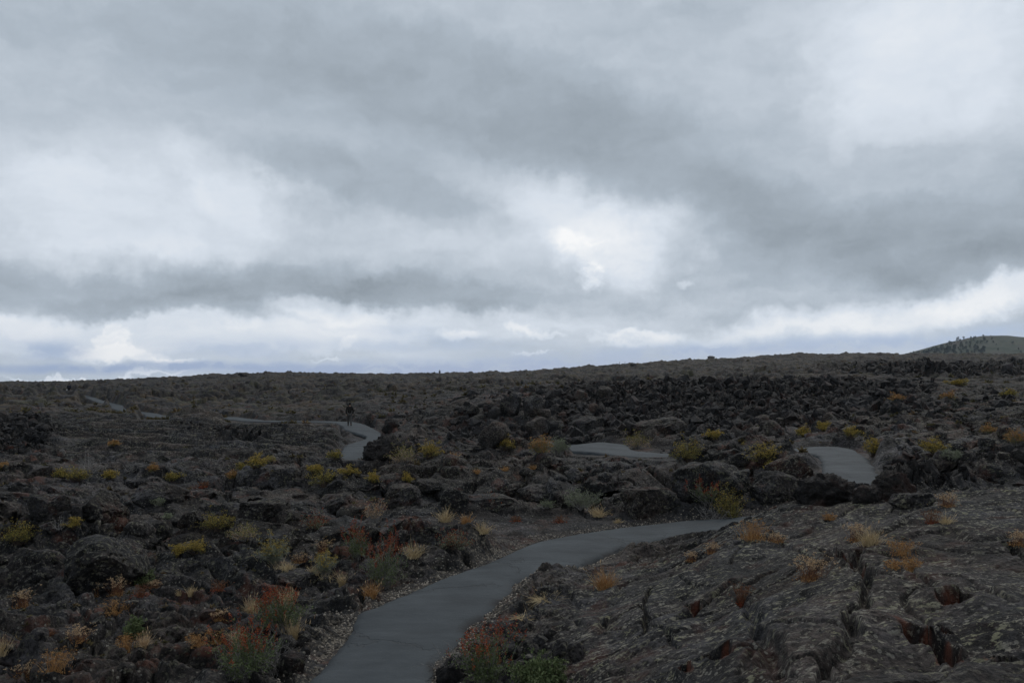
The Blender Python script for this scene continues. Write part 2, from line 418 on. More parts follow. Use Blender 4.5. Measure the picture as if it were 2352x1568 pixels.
def _catmull(xs, ys, q):
    """1-D Catmull-Rom (non uniform) along axis 0"""
    xs, ys = np.asarray(xs, float), np.asarray(ys, float)
    m = np.gradient(ys, xs, axis=0) * 0.85
    k = np.clip(np.searchsorted(xs, q) - 1, 0, len(xs) - 2)
    h = (xs[k + 1] - xs[k])[:, None]; t = np.clip((q - xs[k])[:, None] / h, 0, 1)
    return ((2*t**3 - 3*t**2 + 1) * ys[k] + (t**3 - 2*t**2 + t) * h * m[k] + (-2*t**3 + 3*t**2) * ys[k + 1] + (t**3 - t**2) * h * m[k + 1])

_LD = np.log(np.array(TD))
_gd = np.linspace(_LD[0], _LD[-1], 500)
_ga = np.linspace(-50, 50, 301)
_ta = np.degrees(np.arctan((np.array(TX) - CX) / F))
_tab = _catmull(_LD, np.array(TZ, float), _gd)
_tab = _catmull(_ta, _tab.T, np.clip(_ga, _ta[0], _ta[-1])).T      # (500, 301)

def base_z(x, y):
    x, y = np.asarray(x, float), np.asarray(y, float)
    r = np.hypot(x, y); az = np.degrees(np.arctan2(x, y))
    d = np.where(np.abs(az) < 60, r * np.cos(np.radians(np.clip(az, -60, 60))), r * 0.5)
    a = (np.log(np.clip(d, TD[0], TD[-1] * 0.999)) - _gd[0]) / (_gd[1] - _gd[0])
    b = (np.clip(az, -49.99, 49.99) - _ga[0]) / (_ga[1] - _ga[0])
    i = np.clip(a.astype(int), 0, 498); j = np.clip(b.astype(int), 0, 299)
    u, v = a - i, b - j
    return (_tab[i, j] * (1-u) * (1-v) + _tab[i+1, j] * u * (1-v) + _tab[i, j+1] * (1-u) * v + _tab[i+1, j+1] * u * v)

def hit_base(x, y):
    d = ray_dir(x, y); t = 3.0
    while t < 900:
        X, Y = d[0] * t, d[1] * t
        zz = float(base_z(X, Y))
        if t < 17 and x > 1250: zz += 0.12 * float(fbm(np.array([X * 0.4]), np.array([Y * 0.62]), 2, 71)[0])
        if CAMZ + d[2] * t < zz: break
        t *= 1.004
    return np.array([d[0] * t, d[1] * t, CAMZ + d[2] * t])

# ------------------------------------------------------------------ path layout
# pixel of one margin, pixel of the other margin, height of the tread
ST_ = [
 (300, 2300, 1010, 2300, .75), (420, 1950, 1015, 1950, .4), (560, 1730, 1012, 1720, .12), (640, 1640, 1008, 1640, 0), (705, 1568, 1000, 1572, 0), (768, 1500, 990, 1532, 0),
 (812, 1442, 1042, 1476, 0), (828, 1408, 1078, 1430, 0), (896, 1376, 1122, 1398, 0), (960, 1348, 1158, 1366, 0), (1022, 1325, 1180, 1338, 0),
 (1130, 1285, 1258, 1316, 0), (1205, 1254, 1318, 1300, 0), (1320, 1225, 1402, 1264, 0), (1450, 1207, 1516, 1240, .02),
 (1560, 1195, 1610, 1226, .1), (1690, 1188, 1700, 1214, .22), (1775, 1172, 1860, 1200, .42), (1845, 1142, 1990, 1160, .66),
 (1883, 1118, 2018, 1120, .85), (1888, 1085, 2013, 1087, .95), (1888, 1063, 2000, 1064, 1.0), (1878, 1047, 1978, 1043, 1.0),
 (1848, 1041, 1930, 1026, 1.0), (1806, 1041, 1868, 1026, .95), (1740, 1047, 1785, 1033, .8), (1640, 1053, 1660, 1041, .6),
 (1540, 1052, 1545, 1042, .48), (1450, 1048, 1460, 1035, .42), (1385, 1042, 1425, 1018, .42), (1340, 1036, 1372, 1015, .42), (1290, 1036, 1318, 1021, .33),
 (1200, 1046, 1210, 1033, .12), (1050, 1062, 1060, 1047, -.08), (930, 1082, 945, 1064, -.15), (850, 1086, 885, 1066, -.1), (785, 1065, 850, 1062, -.05),
 (783, 1040, 848, 1042, 0), (798, 1021, 860, 1020, .02), (840, 1007, 886, 1003, .06), (836, 999, 874, 993, .14),
 (812, 989, 848, 985, .26), (798, 978, 830, 975, .32), (760, 972, 795, 965, .35), (690, 970, 698, 964, .36), (600, 969, 602, 963, .38),
 (565, 967, 552, 958, .42), (520, 962, 512, 953, .45), (450, 962, 455, 955, .35), (390, 961, 400, 955, .38), (330, 952, 348, 945, .52),
 (285, 946, 310, 940, .65), (258, 940, 285, 934, .75), (258, 934, 278, 928, .85), (232, 926, 244, 920, .95), (200, 916, 216, 910, 1.1),
 (178, 909, 192, 905, 1.22), (135, 906, 140, 901, 1.35), (50, 904, 45, 899, 1.45), (-60, 903, -70, 898, 1.5)]
PL = np.array([(*at_z(a, b, z), z) for a, b, c, d, z in ST_]); PR = np.array([(*at_z(c, d, z), z) for a, b, c, d, z in ST_])
# beyond the walker the margins are too foreshortened to read: keep a constant tread width there
_k0 = next(i for i, q in enumerate(ST_) if q[:2] == (812, 989))
_mc = np.array([(*at_z((a + c) / 2, (b + d) / 2 + .6, z), z) for a, b, c, d, z in ST_])
_tg = np.gradient(_mc[:, :2], axis=0); _tg /= np.linalg.norm(_tg, axis=1)[:, None]
for _i in range(_k0, len(ST_)):
    _w = 0.95 if _i < _k0 + 9 else 0.66
    PL[_i] = _mc[_i] + _w * np.array([-_tg[_i, 1], _tg[_i, 0], 0]); PR[_i] = _mc[_i] - _w * np.array([-_tg[_i, 1], _tg[_i, 0], 0])
_mid = (PL + PR) / 2
_s = np.concatenate([[0], np.cumsum(np.linalg.norm(np.diff(_mid[:, :2], axis=0), axis=1))])
_q = np.arange(0, _s[-1], 0.12)
EL_, ER_ = _catmull(_s, PL, _q), _catmull(_s, PR, _q)
# crumbled margins
_jl = 0.05 * fbm(_q * 1.7, _q * 0 + 3.1, 4, 11) + 0.02 * perlin(_q * 6, _q * 0 + .5, 3)
_jr = 0.07 * fbm(_q * 1.9, _q * 0 + 7.7, 4, 23) + 0.03 * perlin(_q * 6, _q * 0 + .5, 5)
_dir = (ER_ - EL_); _dir[:, 2] = 0; _wid = np.linalg.norm(_dir, axis=1); _dir /= _wid[:, None]
EL_ += _dir * _jl[:, None]; ER_ += _dir * _jr[:, None]
PC = (EL_ + ER_) / 2; PW = np.linalg.norm((ER_ - EL_)[:, :2], axis=1) / 2

def path_dist(x, y):
    """distance outside the path margin (negative on the path) and the tread height there"""
    e = np.full(x.shape, 50.0, np.float32); zz = np.zeros(x.shape, np.float32)
    step = 4
    for k in range(0, len(PC) - step, step):
        a, b = PC[k], PC[k + step]
        w = max(PW[k], PW[k + step])
        lo, hi = np.minimum(a, b) - w - 3.5, np.maximum(a, b) + w + 3.5
        idx = np.nonzero((x > lo[0]) & (x < hi[0]) & (y > lo[1]) & (y < hi[1]))[0]
        if not len(idx): continue
        px, py = x[idx] - a[0], y[idx] - a[1]
        vx, vy = b[0] - a[0], b[1] - a[1]
        t = np.clip((px * vx + py * vy) / (vx * vx + vy * vy + 1e-9), 0, 1)
        dd = np.hypot(px - t * vx, py - t * vy) - (PW[k] + t * (PW[k + step] - PW[k]))
        cur = dd < e[idx]
        e[idx] = np.where(cur, dd, e[idx]); zz[idx] = np.where(cur, a[2] + t * (b[2] - a[2]), zz[idx])
    return e, zz

# ------------------------------------------------------------------ terrain: fine relief
def ell(px, ld, cx, cd, rx, rd, soft=0.4):
    """soft ellipse over (column, log distance)"""
    q = np.sqrt(((px - cx) / rx) ** 2 + ((ld - math.log(cd)) / math.log(1 + rd / cd)) ** 2)
    return 1 - sstep(1 - soft, 1 + soft * 0.4, q)

# cracks and hollows of the smooth lava dome (pixel chains)
CRACKS = [
 ([(1972, 1262), (1968, 1300), (1992, 1330), (1985, 1362), (1962, 1402), (1950, 1440), (1962, 1474)], .05, .17),
 ([(1962, 1474), (1935, 1500), (1908, 1535), (1900, 1575)], .05, .15),
 ([(1500, 1347), (1476, 1388), (1485, 1428), (1478, 1456), (1446, 1492)], .035, .16),
 ([(1500, 1322), (1580, 1292), (1680, 1258), (1700, 1250)], .10, .14),
 ([(1690, 1345), (1630, 1385), (1575, 1425), (1545, 1440)], .07, .12),
 ([(1725, 1410), (1742, 1450), (1768, 1490), (1775, 1530), (1800, 1575)], .07, .12),
 ([(1500, 1322), (1430, 1345), (1405, 1372)], .06, .10), ([(2315, 1255), (2380, 1290), (2440, 1300)], .05, .15),
 ([(1850, 1360), (1920, 1372), (1985, 1362)], .03, .05), ([(1725, 1410), (1700, 1380), (1690, 1345)], .05, .08), ([(2165, 1330), (2240, 1345), (2330, 1390)], .05, .06),
 ([(1760, 1215), (1830, 1262), (1880, 1300), (1968, 1300)], .02, .05), ([(1992, 1330), (2080, 1345), (2165, 1330)], .02, .05),
 ([(1560, 1330), (1600, 1350), (1690, 1345)], .025, .06), ([(1790, 1490), (1725, 1520), (1700, 1560)], .03, .07),
 ([(1690, 1190), (1760, 1182), (1860, 1172)], .06, .10), ([(1476, 1388), (1400, 1420), (1370, 1470)], .04, .08), ([(1485, 1428), (1540, 1470), (1560, 1500)], .03, .08),
]
HOLES = [(2184, 1376, 46, 22, .22), (2182, 1520, 48, 36, .25), (1650, 1508, 52, 36, .20), (1568, 1548, 24, 22, .16), (1957, 1305, 14, 20, .15), (2168, 1465, 18, 9, .06), (1590, 1400, 26, 14, .12)]

BERMS = [(72, 122, 15, .7, 5), (126, 122, 13, .75, 5), (176, 117, 9, .55, 5), (-20, 122, 40, .6, 5), (247, 86, 9, .5, 4), (318, 76, 9, .45, 3),
         (455, 67, 45, .55, 3), (840, 33.5, 70, .25, 2), (1010, 34, 90, .35, 2), (1170, 34.5, 80, .4, 2), (1265, 36, 30, .25, 1.5), (1590, 29.5, 40, .35, 1.5), (1690, 28.5, 60, .5, 1.6),
         (565, 46, 60, -.8, 2.5), (480, 54, 60, -.5, 2.5), (880, 38.5, 22, .6, 2.5), (1140, 47.5, 60, .5, 3)]

# low ground in front of the stretches of path seen from the overlook
SIGHT = [(522, 566, 971, 38, 70), (566, 800, 973, 38, 67), (785, 850, 1056, 22, 38), (325, 392, 965, 44, 76), (258, 288, 950, 50, 86), (188, 240, 930, 55, 128), (32, 52, 909, 70, 138), (91, 106, 909, 70, 138), (141, 168, 909, 70, 138),
         (1312, 1440, 1046, 26, 37), (1440, 1535, 1050, 24, 33.2), (1885, 2014, 1122, 15, 20), (1820, 1890, 1040, 24, 29), (786, 856, 1006, 40, 62)]

def seg_dist(x, y, pts):
    d = np.full(x.shape, 9.0)
    for a, b in zip(pts[:-1], pts[1:]):
        vx, vy = b[0] - a[0], b[1] - a[1]
        t = np.clip(((x - a[0]) * vx + (y - a[1]) * vy) / (vx * vx + vy * vy + 1e-9), 0, 1)
        d = np.minimum(d, np.hypot(x - a[0] - t * vx, y - a[1] - t * vy))
    return d

def relief(x, y):
    """position and surface masks of the lava field under plan position (x, y)"""
    r = np.hypot(x, y); az = np.arctan2(x, y)
    front = np.abs(az) < 1.2
    px = np.where(front, CX + F * np.tan(np.clip(az, -1.2, 1.2)), np.sign(x) * 9000)
    d = np.where(front, r * np.cos(az), r * 0.5); ld = np.log(np.maximum(d, 0.3))
    z = base_z(x, y).astype(np.float32)
    wx = x + 0.9 * fbm(x * 0.35, y * 0.35, 3, 1); wy = y + 0.9 * fbm(x * 0.35 + 9, y * 0.35, 3, 2)
    dome = sstep(1180, 1420, px) * (1 - sstep(13.5, 16, d)); dome = np.maximum(dome, 1 - sstep(2, 5, d))
    ropy = ell(px, ld, 420, 47, 420, 24)
    aa = np.zeros_like(z)
    for c in ((1720, 58, 440, 24), (1500, 62, 260, 16), (2250, 120, 420, 40), (40, 44, 110, 16), (915, 41, 60, 5), (560, 44, 70, 5), (1960, 16, 90, 1.6), (2100, 20, 140, 2.2), (1190, 47, 160, 5)):
        aa = np.maximum(aa, ell(px, ld, *c))
    far = sstep(60, 110, d)
    near = 1 - sstep(15, 19, d)
    midz = sstep(13, 18, d) * (1 - sstep(60, 90, d))
    lump = midz * (1 - ropy) * (1 - aa)
    lump = lump * (1 - sstep(1230, 1330, px) * (1 - sstep(19.5, 21.5, d)))
    lump = lump * (1 - .85 * ell(px, ld, 1170, 19.2, 420, 2.5, .3))
    slab = ell(px, ld, 1240, 28.5, 420, 7)
    # hummocks
    z += (0.10 * near * (1 - dome) + 0.22 * lump + 0.5 * far) * fbm(wx * 0.22, wy * 0.22, 3, 31)
    z += 1.1 * far * (1 - .8 * sstep(120, 190, d)) * (fbm(wx * 0.07, wy * 0.05, 4, 33) - .2)
    z += (0.05 * near + 0.20 * lump * (1 - slab * .6) + 0.30 * far + 0.28 * aa) * (fbm(wx * 0.6, wy * 0.6, 3, 37))
    # swollen pahoehoe toes
    f1, f2, h, ox, oy = worley(wx * 0.29 + 0.1 * wy, wy * 0.38, 5)
    toe = np.sqrt(np.clip(1 - (f1 / 0.75) ** 2, 0, 1)) - 0.4
    amp = lump * (0.35 + 0.45 * rnd(h, 1)) * (1 - 0.65 * slab) + far * (0.5 + 1.0 * rnd(h, 6)) * (1 - .75 * sstep(120, 190, d))
    z += amp * toe - lump * 0.30 * (1 - sstep(0.0, 0.10, f2 - f1)) - 0.5 * far * (1 - .7 * sstep(120, 190, d)) * (1 - sstep(0, .12, f2 - f1))
    f1, f2, h, ox, oy = worley(wx * 1.15 + 0.2 * wy, wy * 1.5, 7)
    toe = np.sqrt(np.clip(1 - (f1 / 0.75) ** 2, 0, 1)) - 0.4
    z += (lump * 0.09 + near * (1 - dome) * 0.05 + far * 0.12) * (0.4 + rnd(h, 8)) * toe
    # broken plates: level, tilt and open joints
    f1, f2, h, ox, oy = worley(wx * 0.75 + 3, wy * 0.75, 9)
    pl = (rnd(h, 2) - 0.5) * 0.16 + ox * (rnd(h, 3) - 0.5) * 0.45 + oy * (rnd(h, 4) - 0.5) * 0.6
    jt = 1 - sstep(0.0, 0.11, f2 - f1)
    k = near * (1 - dome) * 0.9 + lump * 0.42 + slab * 0.9 + 0.45 * far + ropy * .15
    z += k * (pl * sstep(0, 0.3, f2 - f1) * 0.9 - 0.13 * jt)
    f1, f2, h, ox, oy = worley(wx * 2.1 + 1.3 * perlin(x, y, 77), wy * 2.1, 13)
    pl = (rnd(h, 2) - 0.5) * 0.09 + ox * (rnd(h, 3) - 0.5) * 0.14 + oy * (rnd(h, 4) - 0.5) * 0.22
    z += (near * (1 - dome) + lump * 0.2 + aa * 1.2 + far * .2 + slab * .4) * (pl * sstep(0, 0.3, f2 - f1) - 0.06 * (1 - sstep(0, 0.16, f2 - f1)))
    # clinker
    z += aa * (0.42 * (0.5 - billow(x * 0.8, y * 0.8, 5, 51, .6)) + 0.14 * billow(x * 2.4, y * 2.4, 3, 57))
    # layered flow skin of the tilted slab
    s = (d + 0.05 * (px - 400) * d / F * 6 + 1.2 * fbm(x * 0.12, y * 0.2, 4, 61)) / 2.1
    fr = s - np.floor(s)
    z += ropy * (0.55 * (sstep(0, 0.12, fr) - fr) + 0.05 * fbm(x * 0.5, y * 1.6, 4, 63))
    s2 = (d + 0.9 * fbm(x * 0.3, y * 0.4, 3, 65)) / 0.8; fr = s2 - np.floor(s2)
    z += ropy * 0.20 * (sstep(0, 0.2, fr) - fr)
    # ledges of the stacked crusts
    s3 = (y + 0.25 * x + 1.1 * fbm(x * 0.35, y * 0.5, 4, 67)) / 0.95; fr = s3 - np.floor(s3)
    z += (near * (1 - dome) * 0.15 + lump * 0.16) * (0.5 + sstep(-.4, .4, fbm(x * .5, y * .5, 2, 68))) * (sstep(0, 0.16, fr) - fr)
    # smooth dome: long swells, folds and ropes
    z += dome * (0.12 * fbm(x * 0.4, y * 0.62, 2, 71) + 0.035 * billow(wx * 0.9, wy * 1.5, 2, 73) + 0.014 * fbm(wx * 3.4, wy * 7, 4, 75, .55) + 0.005 * billow(x * 13, y * 19, 2, 76))
    lip = np.abs(perlin(wx * 0.55, wy * 0.9, 79))
    z -= dome * 0.07 * (1 - sstep(0.0, 0.06, lip))
    # general roughness
    z += (0.03 * near * (1 - dome) + 0.013 * midz + 0.04 * far + 0.05 * aa) * fbm(x * 4.5, y * 4.5, 4, 81, 0.6)
    z += 0.012 * (1 - dome) * billow(x * 11, y * 11, 2, 83)
    rust = np.zeros_like(z); brow = np.zeros_like(z)
    loc = np.nonzero((d < 16) & (px > 1250))[0]
    if len(loc):
        lx, ly = x[loc], y[loc]
        jx, jy = lx + 0.06 * fbm(lx * 2.0, ly * 2.0, 2, 91), ly + 0.06 * fbm(lx * 2.0 + 5, ly * 2.0, 2, 92)
        dz = np.zeros(len(loc))
        for pts, w, dep in CRACKS:
            q = [hit_base(*p)[:2] for p in pts]
            sd = seg_dist(jx, jy, q)
            ww = w * (0.75 + 0.5 * np.abs(perlin(lx * 1.2, ly * 1.2, 95)))
            dz = np.minimum(dz, -dep * (1 - sstep(ww * 0.3, ww * 1.7, sd)))
            z[loc] += 0.035 * (1 - sstep(0, 0.5, sd))
        ru = np.zeros(len(loc))
        for hx, hy, rx, ry, dep in HOLES:
            c = hit_base(hx, hy); c2 = hit_base(hx, hy + ry); c3 = hit_base(hx + rx, hy)
            q = np.sqrt(((jx - c[0]) / (abs(c3[0] - c[0]) + 1e-3)) ** 2 + ((jy - c[1]) / (abs(c2[1] - c[1]) + 1e-3)) ** 2)
            dz = np.minimum(dz, -1.7 * dep * (1 - sstep(0.75, 1.02, q)))
            qx = np.abs((jx - c[0]) / (abs(c3[0] - c[0]) + 1e-3)); ryw = abs(c2[1] - c[1]) + 1e-3; qy = (jy - c[1]) / ryw
            brow[loc] -= np.minimum(0.5 * ryw, .14) * (1 - sstep(.5, 1.25, qx)) * sstep(.35, .85, qy) * (1 - sstep(1.1, 3.4, qy))
            ru = np.maximum(ru, 1 - sstep(0.8, 1.05, q + .25 * fbm(lx * 6, ly * 6, 2, 97)))
            z[loc] += 0.05 * (1 - sstep(0.9, 2.0, q))
        z[loc] += dz; rust[loc] = ru
    for bx, bd, bw, bh, bl_ in BERMS:
        z += bh * np.exp(-((px - bx) / bw) ** 2 - ((d - bd) / bl_) ** 2) * (1 + 0.5 * fbm(x * 0.8, y * 0.8, 3, 107))
    # the path bench
    for x0, x1, yl, d0, d1 in SIGHT:
        w = sstep(x0 - 14, x0 + 2, px) * (1 - sstep(x1 - 2, x1 + 14, px)) * sstep(d0 * .93, d0, d) * (1 - sstep(d1, d1 * 1.02, d))
        cap = CAMZ - d * (yl - 880) / F
        z = np.where(z > cap, z * (1 - w) + (cap + 0.12 * (z - cap)) * w, z)
    e, pz = path_dist(x, y)
    bl = sstep(0.0, 0.45, e + 0.04 - 0.25 * np.maximum(0, perlin(x * 0.8, y * 0.8, 99)))
    rough = 0.035 * fbm(x * 2.2, y * 2.2, 4, 101) + 0.02
    bench = pz - 0.05 - 0.10 * (1 - sstep(-0.25, 0.0, e)) + rough * sstep(0, 0.3, e)
    z = np.where(e < 1.1, bench * (1 - bl) + z * bl, z)
    gravel = (1 - sstep(0.05, 0.55, e + 0.35 * fbm(x * 0.9, y * 0.9, 3, 103))) * (1 - 0.75 * sstep(16, 19, d)) * (1 - sstep(30, 40, d)) * (1 - 0.6 * dome)
    keep = sstep(0.1, 0.9, e)
    # overhanging shelf over the dark hollows: lip pulled out, foot pushed in
    sh = np.zeros_like(z)
    for cx, rx, lipd, amp in ((1180, 190, 26.4, 1.1), (1400, 200, 26.4, 1.5), (1010, 110, 26.5, .8), (860, 70, 26.2, .5), (560, 120, 24.5, .5), (1530, 60, 25.5, .8)):
        g = 1 - sstep(0.5, 1.0, np.abs(px - cx) / rx)
        q = (d - lipd)
        sh += g * amp * (-(1 - sstep(0, 4.5, q)) * sstep(-.35, .15, q) + 0.8 * (1 - sstep(-.2, .1, q)) * sstep(-2.5, -.5, q))
    dy = sh * keep + brow
    a2 = (0.22 * lump + 0.30 * aa + 0.05 * near * (1 - dome) + 0.15 * far) * keep
    dx2 = a2 * fbm(x * 1.1 + z * 1.9, y * 1.1 - z * 1.3, 3, 111); dy2 = a2 * fbm(x * 1.1 - z * 1.7 + 8, y * 1.1 + z * 1.5, 3, 113)
    near_p = keep
    red = np.clip(0.30 + 0.5 * near * (1 - dome) + 0.35 * lump - 0.25 * ropy + 0.1 * dome, 0, 1)
    red = np.clip(red + 0.8 * ell(px, ld, 60, 33, 120, 6) + .6 * ell(px, ld, 480, 10.5, 260, 1.6), 0, 1)
    lich = np.clip(0.85 * dome * sstep(4, 6, d) + 0.30 * near + 0.32 * lump + 0.55 * ropy + .25 * sstep(1800, 2200, px) * midz, 0, 1) * (1 - aa)
    olive = np.clip(0.24 * far * (1 - 0.75 * aa) + 0.30 * sstep(60, 80, d) * (1 - aa) + 0.25 * ell(px, ld, 300, 85, 500, 30), 0, 1)
    return np.stack([x + dx2, y + dy + dy2, z], 1), dict(red=red, lichen=lich * keep, olive=olive, gravel=gravel, rust=rust, clinker=np.clip(aa + .22 * dome + far * (.55 + .6 * sstep(-.15, .3, fbm(px * .005, ld * 10, 4, 119) + .3 * sstep(1300, 1900, px))), 0, 1))

def axis_steps(spec):
    v = [spec[0][0]]
    for a, b, st in spec:
        while v[-1] < b: v.append(v[-1] * (1 + st))
    return np.array(v)

QUICK = False
def build_ground():
    g = 2.2 if QUICK else 1.0
    rr = axis_steps([(0.5, 3, .05 * g), (3, 5, .005 * g), (5, 90, .0032 * g), (90, 250, .0042 * g), (250, 700, .03 * g), (700, 2900, .09)])
    dense = np.arange(-36.5, 36.5, 0.062 * g)
    a1 = np.arange(36.5, 60, 0.5); a2 = np.arange(60, 181, 3.0)
    az = np.radians(np.concatenate([-a2[::-1][:-1], -a1[::-1], dense[1:], a1, a2]))
    n, m = len(rr), len(az)
    # constant depth rows inside the field of view, circles outside
    c = np.cos(az); k = sstep(0.72, 0.80, np.cos(np.clip(az, -1.5, 1.5))); k = np.where(np.abs(az) > 1.5, 0, k)
    sc = (1 - k) + k / np.maximum(c, 0.3)
    rad = rr[:, None] * sc[None, :]
    x = (rad * np.sin(az)[None, :]).ravel(); y = (rad * c[None, :]).ravel()
    co, at = relief(x, y)
    i = np.arange(n - 1)[:, None] * m; j = np.arange(m)[None, :]; j2 = (j + 1) % m
    q = np.stack([i + j, i + j2, i + m + j2, i + m + j], -1).reshape(-1, 4)
    q = q[:, ::-1]
    o = mesh_obj('ground', co, q, MAT['lava_ground'], smooth=True)
    for name, v in at.items():
        a = o.data.attributes.new(name, 'FLOAT', 'POINT'); a.data.foreach_set('value', v.astype(np.float32))
    tag(o, kind='structure')
    return o

def build_path():
    k = 14
    t = np.linspace(0, 1, k)
    n = len(EL_)
    P = EL_[:, None, :] * (1 - t)[None, :, None] + ER_[:, None, :] * t[None, :, None]
    P[:, :, 2] += 0.025 * fbm(P[:, :, 0] * 0.7, P[:, :, 1] * 0.7, 3, 201) + 0.02 * np.sin(np.pi * t)[None, :] + .005
    edge = np.minimum(t, 1 - t)[None, :] * (_wid[:, None])
    P[:, :, 2] -= 0.03 * (1 - sstep(0, 0.12, edge))
    rim = np.zeros((n, k))
    jag = sstep(-.15, .5, fbm(_q * 1.1, _q * 0, 3, 205))
    rim[:, -1] = jag; rim[:, -2] = 0.0; rim[:, 0] = .35 * jag
    L2, R2 = P[:, :1].copy(), P[:, -1:].copy()
    L2[:, 0, :2] -= _dir[:, :2] * (.03 + .03 * np.abs(perlin(_q * 5, _q * 0, 207)))[:, None]; L2[:, 0, 2] -= 0.12
    R2[:, 0, :2] += _dir[:, :2] * (.08 + .26 * jag * np.abs(perlin(_q * 4, _q * 0, 209)))[:, None]; R2[:, 0, 2] -= 0.10
    V = np.concatenate([L2, P, R2], 1); rim = np.concatenate([rim[:, :1], rim, np.ones((n, 1))], 1)
    m = k + 2
    i = np.arange(n - 1)[:, None] * m; j = np.arange(m - 1)[None, :]
    q = np.stack([i + j, i + j + 1, i + m + j + 1, i + m + j], -1).reshape(-1, 4)
    o = mesh_obj('path', V.reshape(-1, 3), q, MAT['asphalt'], smooth=True)
    a = o.data.attributes.new('rim', 'FLOAT', 'POINT'); a.data.foreach_set('value', rim.ravel().astype(np.float32))
    tag(o, kind='structure')
    return o

MAT = {'lava_ground': lava_material('lava_ground', True), 'lava_rock': lava_material('lava_rock', False), 'lava_clinker': lava_material('lava_clinker', False, True), 'asphalt': asphalt_material()}
ground = build_ground()
path = build_path()
bpy.context.view_layer.update()

def hit(x, y):
    """point of the ground under a bearing; falls back to the coarse relief"""
    ok, loc, nor, idx = ground.ray_cast(Vector((0, 0, CAMZ)), Vector(ray_dir(x, y)), distance=900)
    if ok: return Vector(loc), Vector(nor)
    return Vector(hit_base(x, y)), Vector((0, 0, 1))

def ground_at(x, y):
    ok, loc, nor, idx = ground.ray_cast(Vector((x, y, 60)), Vector((0, 0, -1)))
    return Vector(loc) if ok else Vector((x, y, float(base_z(x, y))))
# ------------------------------------------------------------------ rocks
def ico(sub):
    bm = bmesh.new(); bmesh.ops.create_icosphere(bm, subdivisions=sub, radius=1.0)
    v = np.array([q.co[:] for q in bm.verts], np.float32); f = np.array([[q.index for q in p.verts] for p in bm.faces], np.int32)
    bm.free(); return v, f
_ICO = {k: ico(k) for k in (1, 2, 3, 4, 5)}

def n3(v, s, octv, seed, gain=0.55):
    a, b, c = v[:, 0] * s, v[:, 1] * s, v[:, 2] * s
    return (fbm(a + 3.1 * seed, b + c * 0.6, octv, seed, gain) + fbm(b + 1.7 * seed, c - a * 0.6, octv, seed + 5, gain) + fbm(c - 2.3 * seed, a + b * 0.6, octv, seed + 9, gain)) / 1.8

def rock_shape(kind, seed, sub):
    rng = np.random.default_rng(seed)
    v, f = _ICO[sub]; v = v.copy(); n0 = v.copy()
    def cut(k, lo, hi, flat=1.0):
        for _ in range(k):
            n = rng.normal(size=3); n[2] *= flat; n /= np.linalg.norm(n); h = rng.uniform(lo, hi)
            dd = v @ n - h
            v[:] -= np.outer(np.maximum(dd, 0), n) * 0.94
    if kind == 'boulder':
        v *= (1 + 0.26 * n3(n0, 0.9, 2, seed))[:, None]; cut(8, .62, .90); v *= (1 + 0.05 * n3(n0, 3.2, 4, seed + 1, .62))[:, None]
        cr = np.abs(n3(n0, 1.3, 2, seed + 3)); v *= (1 - 0.16 * (1 - sstep(0, 0.05, cr)))[:, None]
    elif kind == 'block':
        cut(13, .50, .82); v *= (1 + 0.06 * n3(n0, 2.5, 4, seed + 1, .65))[:, None]
        cr = np.abs(n3(n0, 1.6, 2, seed + 3)); v *= (1 - 0.15 * (1 - sstep(0, 0.05, cr)))[:, None]
    elif kind == 'slab':
        v *= (1 + 0.20 * n3(n0, 0.9, 2, seed))[:, None]
        v[:, 2] = np.tanh(v[:, 2] * 1.25) * 0.85; cut(9, .62, .9, 0.25); v[:, 2] += 0.16 * n3(n0, 1.1, 3, seed + 6)
        v *= (1 + 0.05 * n3(n0, 3, 4, seed + 1, .62))[:, None]; v[:, 2] += 0.10 * np.sin(v[:, 0] * 5 + seed) * (v[:, 2] > 0) * .4
        lay = np.abs(perlin(v[:, 2] * 5 + n3(n0, 1.5, 2, seed), v[:, 0] * .4, seed)); v[:, :2] *= (1 - 0.07 * (1 - sstep(0, .12, lay)))[:, None]
    else:   # clinker
        v *= (1 + 0.28 * n3(n0, 1.3, 3, seed) + 0.20 * np.abs(n3(n0, 3.2, 4, seed + 2, .7)))[:, None]
        v *= (1 + 0.07 * n3(n0, 9, 2, seed + 4))[:, None]
    return v, f

_rock_cache = {}
def rock_mesh(kind, seed, sub):
    k = (kind, seed, sub)
    if k not in _rock_cache:
        v, f = rock_shape(kind, seed, sub)
        o = mesh_obj('lava_rock', v, f, MAT['lava_clinker' if kind == 'clinker' else 'lava_rock'], smooth=True)
        _rock_cache[k] = o.data; bpy.data.objects.remove(o)
    return _rock_cache[k]

ROCK_AT = []
def rock(kind, x, yb, w, h, label, name='lava_rock', sub=5, rz=None, lean=(0, 0), sink=0.45, group=None, seed=None, cat='rock'):
    seed = seed if seed is not None else int(x * 7 + yb) % 9973
    rng = random.Random(seed)
    p, n = hit(x, yb); d = p.y / CT
    sx, sz = w * d / F / 1.75, h * d / F / (1.75 - 1.2 * sink)
    o = bpy.data.objects.new(name, rock_mesh(kind, seed, sub)); COL.objects.link(o)
    o.scale = (sx, sx * rng.uniform(.75, 1.05), sz)
    o.rotation_euler = (R(lean[0]), R(lean[1]), rng.uniform(-.5, .5) if rz is None else R(rz))
    o.location = (p.x, p.y + sx * 0.55, p.z + sz * (0.85 - 1.5 * sink))
    tag(o, label, cat, group)
    return o

